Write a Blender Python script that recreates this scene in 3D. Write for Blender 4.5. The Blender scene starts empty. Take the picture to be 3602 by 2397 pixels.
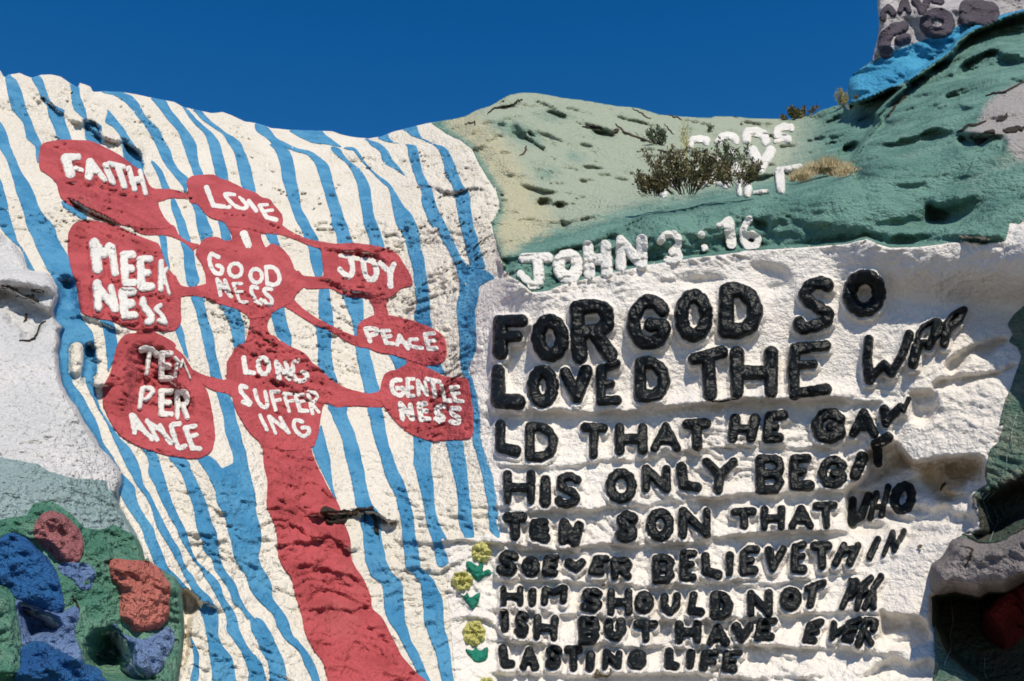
import bpy, math, random
import numpy as np
from math import radians, sin, cos, tan, pi

# ------------------------------------------------------------------ camera, light, exposure
random.seed(4); rng = np.random.default_rng(11)
S = bpy.context.scene
C = S.collection
W0, H0, FPX, PITCH, CAMZ = 3602.0, 2397.0, 3502.0, radians(15.0), 1.6
cam_d = bpy.data.cameras.new('camera'); cam = bpy.data.objects.new('camera', cam_d); C.objects.link(cam)
cam_d.sensor_width = 36.0; cam_d.lens = 36.0 * FPX / W0
cam_d.clip_start = 0.1; cam_d.clip_end = 3000
cam.location = (0, 0, CAMZ); cam.rotation_euler = (radians(90) + PITCH, 0, 0)
S.camera = cam

SUN_DIR = np.array([0.20, -0.50, 0.86]); SUN_DIR /= np.linalg.norm(SUN_DIR)
SUN_EL = math.asin(SUN_DIR[2]); SUN_AZ = math.atan2(SUN_DIR[0], SUN_DIR[1])
world = bpy.data.worlds.new('World'); S.world = world; world.use_nodes = True
wn = world.node_tree; wn.nodes.clear()
sky = wn.nodes.new('ShaderNodeTexSky'); sky.sky_type = 'NISHITA'; sky.sun_disc = False
sky.sun_elevation = SUN_EL; sky.sun_rotation = SUN_AZ
sky.altitude = 0; sky.air_density = 1.0; sky.dust_density = 0.2; sky.ozone_density = 3.0
hsv = wn.nodes.new('ShaderNodeHueSaturation'); hsv.inputs['Saturation'].default_value = 1.42
hsv.inputs['Hue'].default_value = 0.505; hsv.inputs['Value'].default_value = 0.94
bg = wn.nodes.new('ShaderNodeBackground'); bg.inputs['Strength'].default_value = 0.105
wo = wn.nodes.new('ShaderNodeOutputWorld')
wn.links.new(sky.outputs[0], hsv.inputs['Color']); wn.links.new(hsv.outputs[0], bg.inputs['Color'])
wn.links.new(bg.outputs[0], wo.inputs['Surface'])
sun_d = bpy.data.lights.new('sun', 'SUN'); sun = bpy.data.objects.new('sun', sun_d); C.objects.link(sun)
sun_d.energy = 4.3; sun_d.angle = radians(0.5); sun_d.color = (1.0, 0.915, 0.775)
from mathutils import Vector
sun.rotation_euler = Vector(SUN_DIR).to_track_quat('Z', 'Y').to_euler(); sun.location = (5, -5, 20)
S.render.engine = 'CYCLES'
S.view_settings.view_transform = 'Standard'; S.view_settings.look = 'None'
S.view_settings.exposure = 0.0; S.view_settings.gamma = 1.0
S.view_settings.use_curve_mapping = False
S.cycles.use_denoising = True
S.cycles.max_bounces = 6; S.cycles.diffuse_bounces = 4
S.cycles.filter_width = 1.7

# ------------------------------------------------------------------ noise
_perm = rng.permutation(256).astype(np.int32); _perm = np.concatenate([_perm, _perm, _perm])
_g = rng.normal(size=(256, 3)); _g /= np.linalg.norm(_g, axis=1)[:, None]; _g = _g.astype(np.float32)
def perlin(p):
    p = np.asarray(p, dtype=np.float32)
    i = np.floor(p).astype(np.int32); f = p - i; i &= 255
    w = f * f * f * (f * (f * 6 - 15) + 10)
    out = 0
    for dx in (0, 1):
        wx = w[..., 0] if dx else 1 - w[..., 0]
        for dy in (0, 1):
            wy = w[..., 1] if dy else 1 - w[..., 1]
            for dz in (0, 1):
                wz = w[..., 2] if dz else 1 - w[..., 2]
                h = _perm[_perm[_perm[i[..., 0] + dx] + i[..., 1] + dy] + i[..., 2] + dz]
                g = _g[h]
                out = out + wx * wy * wz * (g[..., 0] * (f[..., 0] - dx) + g[..., 1] * (f[..., 1] - dy) + g[..., 2] * (f[..., 2] - dz))
    return out * 1.6
def fbm(p, o=4, gain=0.5):
    a, s, r = 1.0, 0.0, 0
    for k in range(o):
        r = r + a * perlin(p * (2.03 ** k) + 17.3 * k); s += a; a *= gain
    return r / s
def sstep(a, b, x):
    t = np.clip((x - a) / (b - a), 0, 1); return t * t * (3 - 2 * t)

# ------------------------------------------------------------------ tracing frames (crop origin x, y, scale)
FR = {'A': (0, 200), 'B': (900, 200), 'C': (0, 800), 'D': (900, 800), 'E': (0, 1400), 'F': (900, 1400), 'G': (0, 1797),
      'H': (900, 1797), 'I': (1700, 800), 'J': (2500, 800), 'K': (1700, 1400), 'L': (2500, 1400), 'M': (1700, 1797),
      'N': (2500, 1797), 'O': (1600, 300), 'P': (2200, 300), 'Q': (2702, 0)}
FR = {k: (v[0], v[1], 2.6133) for k, v in FR.items()}
for k, v in {'R': (2852, 500), 'S': (2852, 1000), 'T': (2852, 1450), 'U': (2852, 1897)}.items(): FR[k] = (v[0], v[1], 3.136)
for k, v in {'V': (600, 550), 'W': (600, 850), 'X': (700, 1200), 'Y': (300, 1150)}.items(): FR[k] = (v[0], v[1], 3.92)
FR['Z'] = (0, 0, 1.0)
def tr(f, x, y):
    a = FR[f]; return (a[0] + x / a[2], a[1] + y / a[2])
def pts(s):
    """'A 10,20 30,40 B 5,6' -> native pixel points of the tracing"""
    f, r = 'Z', []
    for t in s.split():
        if ',' in t:
            x, y = t.split(','); r.append(tr(f, float(x), float(y)))
        else: f = t
    return np.array(r)
def band(s):
    """rows y,xl,xr -> closed outline"""
    f, l, r = 'Z', [], []
    for t in s.split():
        if ',' in t:
            y, a, b = map(float, t.split(',')); l.append(tr(f, a, y)); r.append(tr(f, b, y))
        else: f = t
    return np.array(l + r[::-1])
def smooth(p, closed=True, n=4):
    m = len(p)
    if m < 3: return p
    out = []
    rngk = range(m) if closed else range(m - 1)
    for i in rngk:
        if closed: p0, p1, p2, p3 = p[i - 1], p[i], p[(i + 1) % m], p[(i + 2) % m]
        else: p0, p1, p2, p3 = p[max(i - 1, 0)], p[i], p[i + 1], p[min(i + 2, m - 1)]
        for k in range(n):
            t = k / n
            out.append(0.5 * ((2 * p1) + (-p0 + p2) * t + (2 * p0 - 5 * p1 + 4 * p2 - p3) * t * t + (-p0 + 3 * p1 - 3 * p2 + p3) * t ** 3))
    if not closed: out.append(p[-1])
    return np.array(out)
def seg_dist(U, V, p, closed=False, rad=None):
    """min distance (minus per-vertex radius when given) to a polyline"""
    best = np.full(U.shape, 1e9, dtype=np.float32); m = len(p)
    for i in range(m if closed else max(m - 1, 1)):
        a = p[i]; b = p[(i + 1) % m] if m > 1 else p[i]
        ra = rad[i] if rad is not None else 0; rb = rad[(i + 1) % m] if rad is not None and m > 1 else ra
        dx, dy = b[0] - a[0], b[1] - a[1]; L2 = dx * dx + dy * dy + 1e-9
        t = np.clip(((U - a[0]) * dx + (V - a[1]) * dy) / L2, 0, 1)
        d = np.hypot(U - a[0] - t * dx, V - a[1] - t * dy) - (ra + (rb - ra) * t)
        best = np.minimum(best, d)
    return best
def inside(U, V, p):
    r = np.zeros(U.shape, dtype=bool); m = len(p)
    for i in range(m):
        a, b = p[i], p[(i + 1) % m]
        if a[1] == b[1]: continue
        c = (a[1] > V) != (b[1] > V)
        r ^= c & (U < (b[0] - a[0]) * (V - a[1]) / (b[1] - a[1]) + a[0])
    return r
def poly_sdf(U, V, p, sm=True, margin=80):
    """signed distance, positive inside; far away it is just -margin"""
    if sm: p = smooth(p)
    out = np.full(U.shape, -float(margin), dtype=np.float32)
    u, v = U[0], V[:, 0]
    j = np.where((u > p[:, 0].min() - margin) & (u < p[:, 0].max() + margin))[0]
    i = np.where((v > p[:, 1].min() - margin) & (v < p[:, 1].max() + margin))[0]
    if len(i) == 0 or len(j) == 0: return out
    sl = (slice(i[0], i[-1] + 1), slice(j[0], j[-1] + 1))
    d = seg_dist(U[sl], V[sl], p, True)
    out[sl] = np.where(inside(U[sl], V[sl], p), d, -d)
    return out

# ------------------------------------------------------------------ the tracing: skyline and regions
SKY = pts("Z -900,330 -300,240 -120,235 A 0,125 40,190 80,165 180,150 240,175 290,195 380,165 480,165 560,185 640,240 715,285 735,240 780,255 "
          "830,275 855,325 960,318 1120,325 1250,345 1380,375 1500,398 1600,415 1680,460 1800,490 1950,520 2050,508 2130,540 2250,595 2352,610 "
          "B 100,640 130,655 300,672 500,680 700,685 780,715 900,740 1030,752 1150,735 1260,690 1400,655 1580,610 "
          "O 0,310 90,290 200,230 330,190 420,135 500,90 620,68 760,75 880,95 1000,120 1150,135 1300,160 1500,195 1650,205 1800,245 1880,272 "
          "2050,285 2200,298 2352,300 P 820,285 1000,290 1150,305 1350,310 1500,315 1620,293 1760,262 "
          "Q 450,1030 600,980 700,962 745,930 735,820 745,735 790,680 860,628 955,565 985,440 1008,350 1022,200 1008,100 1005,0 Z 3080,-120 3110,-260 3300,-330 3700,-350 4600,-300")
SKYP = np.vstack([SKY, [[4600, 3400], [-900, 3400]]])
DUNE_EDGE = "B 1580,600 1640,630 1750,710 1900,780 1980,850 2050,980 2130,1120 2200,1220 2240,1350 2220,1430 2180,1500 2172,1568 D 2190,80 2230,220 2280,360"
GB = "I 180,380 250,450 330,500 450,600 600,590 720,530 950,475 1200,420 1500,350 1900,290 2352,235 J 300,220 750,195 950,180 1250,155 1430,110 1550,160 1650,190 1900,185 2352,130 R 1700,1100 1900,1130 2150,1100"
LIP = "P -330,1440 -100,1330 0,1290 200,1200 400,1180 560,1150 750,1090 1000,1055 1180,1030 1330,990 1500,965 1700,920 1900,870 2080,815"
CREASE = "P 2090,790 2110,690 2180,560 2250,450 2352,330 Q 1010,1050 1100,950 1280,785"
BLUEB = "Q 1280,760 1300,740 1500,600 1680,480 1750,380 1850,300 2050,210 2200,150 2352,105 Z 3900,-40 4600,-200"
REG = {}
REG['bowl'] = np.vstack([pts(DUNE_EDGE + " I 140,300"), pts(LIP), pts(CREASE), pts("Q 1150,800 950,890 830,930 760,940 700,900 Z 2900,200 1500,200")])
REG['shoulder'] = np.vstack([pts("P 2080,815"), pts(CREASE), pts(BLUEB), pts("Z 4600,900 3600,900 3300,880 3100,860")])
REG['tower'] = np.vstack([pts("Q 700,965 830,935 950,890 1150,800 1280,785"), pts(BLUEB), pts("Z 4600,-500 3000,-500 2950,250")])
REG['green'] = np.vstack([pts(DUNE_EDGE), pts(GB), pts("R 2150,1090 2200,990 2352,860 Z 3800,760 4600,700 4600,-500 1500,-500")])
REG['bluec'] = np.vstack([pts("Q 720,965 700,900 740,740 790,680 960,570 1090,520 1240,440 1400,385 1600,300 1800,230 2100,150 2352,90 Z 3800,-20"), pts("Z 3800,0 Q 2352,105 2200,150 2050,210 1850,300 1750,380 1680,480 1500,600 1300,740 1150,800 950,890 830,930")])
REG['towerc'] = pts("Z 2900,-600 Q 700,650 790,681 960,572 1090,522 1240,442 1400,387 1600,302 1800,232 2100,152 2352,92 Z 3800,-18 4600,-100 4600,-600")
REG['mound'] = pts("Z -900,870 C 0,50 60,130 110,140 160,200 240,330 260,390 320,410 420,420 480,480 525,560 530,650 490,760 500,850 570,920 540,960 545,1060 525,1150 540,1300 570,1450 "
    "E 630,0 700,90 780,240 860,350 920,460 1000,540 1080,640 1110,700 1110,790 1080,860 1060,900 1100,1020 1180,1160 1240,1260 1265,1310 1300,1420 1330,1540 "
    "G 1340,440 1390,515 1500,575 1600,620 1650,720 1670,900 1680,1100 1660,1350 1620,1568 Z 600,3400 -900,3400")
REG['mgrey'] = pts("E -3400,480 0,555 200,590 350,620 440,680 600,730 700,750 850,760 975,770 990,850 1060,862 1060,900 1100,1020 1180,1160 1240,1260 1265,1310 1300,1420 1330,1540 "
    "G 1340,440 1390,515 1500,575 1600,620 1650,720 1670,900 1680,1100 1660,1350 1620,1568 Z 600,3400 -900,3400")
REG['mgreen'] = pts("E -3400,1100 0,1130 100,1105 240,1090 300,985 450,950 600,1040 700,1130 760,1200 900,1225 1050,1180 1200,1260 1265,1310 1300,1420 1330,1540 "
    "G 1340,440 1390,515 1500,575 1600,620 1650,720 1670,900 1680,1100 1660,1350 1620,1568 Z 600,3400 -900,3400")
REG['mauve'] = pts("U 1570,20 1700,0 1750,20 1850,70 1950,75 2100,50 2200,0 2352,-80 Z 4600,1700 4600,2050 U 2352,450 2150,560 1950,560 1850,620 1600,560 1400,600 1340,560 1320,400 1350,280 1440,230 1500,160")
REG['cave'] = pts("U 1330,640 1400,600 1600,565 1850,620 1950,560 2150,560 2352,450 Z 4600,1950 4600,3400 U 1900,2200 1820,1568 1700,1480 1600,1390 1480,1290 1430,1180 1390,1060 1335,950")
REG['cavegreen'] = pts("U 1335,900 1420,1150 1480,1290 1600,1390 1700,1480 1820,1568 Z 3500,2600 3250,2600 U 1350,1568 1370,1300")
REG['rgreen'] = pts("S 2500,200 2352,240 2250,330 2170,450 2230,560 2180,640 2280,700 2330,800 2280,930 2200,1180 2130,1330 2080,1568 T 2130,130 2080,330 1980,420 1930,620 1920,720 1950,800 1850,860 1780,940 1800,1050 1870,1200 1860,1300 1700,1350 1600,1400 1750,1400 1850,1460 2000,1470 2150,1430 2352,1300 Z 4600,1600 4600,900")
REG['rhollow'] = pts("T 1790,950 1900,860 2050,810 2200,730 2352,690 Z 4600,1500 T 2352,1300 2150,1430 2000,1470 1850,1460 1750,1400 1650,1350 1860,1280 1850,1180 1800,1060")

# ------------------------------------------------------------------ grid and the depth of the hill
def axis(a, b, st, lo, hi, big):
    m = np.arange(a, b + st, st); l = np.arange(a - big, lo - big, -big)[::-1]; h = np.arange(m[-1] + big, hi + big, big)
    return np.concatenate([l, m, h])
ST = 6.0
gu = axis(-72, 3672, ST, -800, 4400, 48.0); gv = axis(-96, 2454, ST, -330, 3150, 40.0)
U, V = np.meshgrid(gu, gv)
def tps(ctrl):
    c = np.array(ctrl, dtype=float); x = c[:, :2] / 1000.0; n = len(c)
    def ker(r): return np.where(r > 1e-9, r * r * np.log(r + 1e-12), 0)
    K = ker(np.linalg.norm(x[:, None] - x[None], axis=2)) + np.eye(n) * 2e-3
    Pm = np.hstack([np.ones((n, 1)), x]); A = np.block([[K, Pm], [Pm.T, np.zeros((3, 3))]])
    w = np.linalg.solve(A, np.concatenate([c[:, 2], np.zeros(3)]))
    # evaluate on a coarse lattice, then bilinear: it is smooth
    cu = np.linspace(gu[0], gu[-1], 170); cv = np.linspace(gv[0], gv[-1], 120); CU, CV = np.meshgrid(cu, cv)
    q = np.stack([CU, CV], -1).reshape(-1, 2) / 1000
    val = ker(np.linalg.norm(q[:, None] - x[None], axis=2)) @ w[:n] + w[n] + q @ w[n + 1:]
    val = val.reshape(CU.shape)
    return bil(cu, cv, val, U, V)
def bil(cu, cv, A, u, v):
    iu = np.clip(np.searchsorted(cu, u, side='right') - 1, 0, len(cu) - 2); iv = np.clip(np.searchsorted(cv, v, side='right') - 1, 0, len(cv) - 2)
    fu = (u - cu[iu]) / (cu[iu + 1] - cu[iu]); fv = (v - cv[iv]) / (cv[iv + 1] - cv[iv])
    if A.ndim == 3: fu = fu[..., None]; fv = fv[..., None]
    return (A[iv, iu] * (1 - fu) + A[iv, iu + 1] * fu) * (1 - fv) + (A[iv + 1, iu] * (1 - fu) + A[iv + 1, iu + 1] * fu) * fv
def P3(s): return [tuple(map(float, t.split(','))) for t in s.split()]
Y1 = tps(P3("-700,300,12.5 -200,300,14 0,260,15 300,320,16.5 600,380,18 900,440,19.5 1100,485,20 1300,480,20 1550,440,19.5 0,600,12.5 300,600,13.8 600,700,14.8 900,700,15.8 1200,700,16.8 1500,700,16 1650,700,15.2 "
  "100,900,11 400,900,11.8 800,900,13.3 1200,900,14.8 1500,900,14 1680,950,12.8 200,1200,9.8 500,1200,10.5 900,1200,12 1200,1200,13 1500,1200,12.7 1700,1150,11.8 "
  "300,1500,9 600,1500,9.6 900,1500,10.5 1200,1500,11.5 1500,1500,11.6 1720,1450,10.9 400,1800,8.2 700,1800,8.8 1000,1800,9.6 1300,1800,10.3 1600,1800,10.2 "
  "600,2100,8 900,2100,8.6 1200,2100,9.2 1500,2100,9.5 650,2397,7.4 1000,2397,8 1400,2397,8.7 1700,2397,9 "
  "1800,960,11.6 2200,950,11 2700,890,10.8 3100,870,10.4 3500,880,9.9 1850,1300,11 2200,1300,10.7 2700,1250,10.55 3100,1150,10.2 3400,1050,10.0 3600,1100,9.7 "
  "1850,1600,10.5 2300,1600,10.3 2800,1550,10.2 2980,1550,10.1 3120,1600,9.8 3300,1600,9.45 3550,1500,9.2 3300,1350,9.7 1850,1900,10 2300,1900,9.9 2800,1900,9.7 2980,1800,9.8 3200,1850,9.4 3400,1800,9.0 "
  "1850,2200,9.5 2400,2200,9.4 2900,2200,9.2 3200,2150,8.9 3380,2200,8.8 1850,2397,9.1 2400,2397,9 2900,2397,8.8 3300,2397,8.5 "
  "1850,880,12.2 2000,850,12 2200,800,11.6 2200,740,11.8 2400,760,11.3 2450,680,11.7 2700,780,11.1 2750,650,11.6 2950,700,10.9 3000,600,11.5 3200,800,10.1 3200,650,10.8 3450,800,9.8 3450,600,10.3 3600,750,9.5 "
  "-500,1200,8.5 4200,900,8 4200,1700,7.6 4200,2300,7.6 500,3100,6.6 1500,3100,7.5 2500,3100,7.8 3500,3100,7.5"))
Y2 = tps(P3("1600,430,19.5 1800,330,20 2000,350,21 2200,380,22 2500,415,23 2760,415,23.5 2900,380,23 3050,330,22 1800,600,16 2000,600,17 2200,600,17.5 2400,560,18 2600,500,20 2850,480,20 1700,760,14.4 1800,850,12.8 2000,800,13.3 2100,760,13.6 2300,720,14 2500,660,14.8 2700,600,16 2900,560,16 3000,500,17.5"))
Y3 = tps(P3("3000,600,11.6 3050,520,12.5 3100,450,14 3150,350,16 3300,240,18 3450,100,19.5 3600,40,20 3300,400,13.6 3500,300,14 3300,550,11.8 3500,500,11 3600,400,12 3200,650,10.9 3450,650,10.2 3450,800,9.8 3200,800,10.2 3600,750,9.5 4300,700,8"))
Y4 = tps(P3("0,860,10.2 100,880,10.4 180,1000,9.7 0,1050,9.2 0,1200,8.7 200,1250,8.6 200,1400,7.9 0,1500,7.4 300,1550,7.7 420,1680,7.7 0,1700,6.7 250,1750,7 480,1850,7.4 0,2000,6.3 300,2000,6.7 550,2000,7.1 620,2150,7.2 0,2200,6.0 300,2250,6.3 600,2300,6.9 0,2397,5.7 300,2397,5.9 600,2397,6.6 -600,1500,6.5 0,3100,5"))
Y5 = tps(P3("2950,340,20.5 3200,230,21 3400,130,21.6 3602,50,22.2 3100,100,21.6 3300,0,22 3600,-200,23.5 3100,-200,22.3"))
sd = {k: poly_sdf(U, V, p, sm=False, margin=300) for k, p in REG.items()}
sk = poly_sdf(U, V, SKYP, sm=False, margin=400)
def mix(a, b, m): return a * (1 - m) + b * m
Y = Y1
Y = mix(Y, Y2, sstep(-14, 14, sd['bowl']))
wsh = 16 + 190 * sstep(560, 740, V)
Y = mix(Y, Y3, sstep(-wsh, wsh, sd['shoulder']))
Y = mix(Y, Y5, sstep(-8, 12, sd['tower']))
Y = mix(Y, Y4, sstep(-10, 16, sd['mound']))
Y = Y - 0.7 * sstep(-6, 40, sd['mauve'])
Y = Y + 1.3 * sstep(-6, 30, sd['cave'])
Y = Y + 0.6 * sstep(-4, 60, sd['rhollow'])
# rounding of the crest
rr = np.clip(1 - np.clip(sk, 0, 70) / 70, 0, 1)
Y = Y + (Y / 20) * 0.55 * (1 - np.sqrt(np.maximum(1 - rr * rr, 0)))
Y = np.clip(Y, 4.5, 45)
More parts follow.
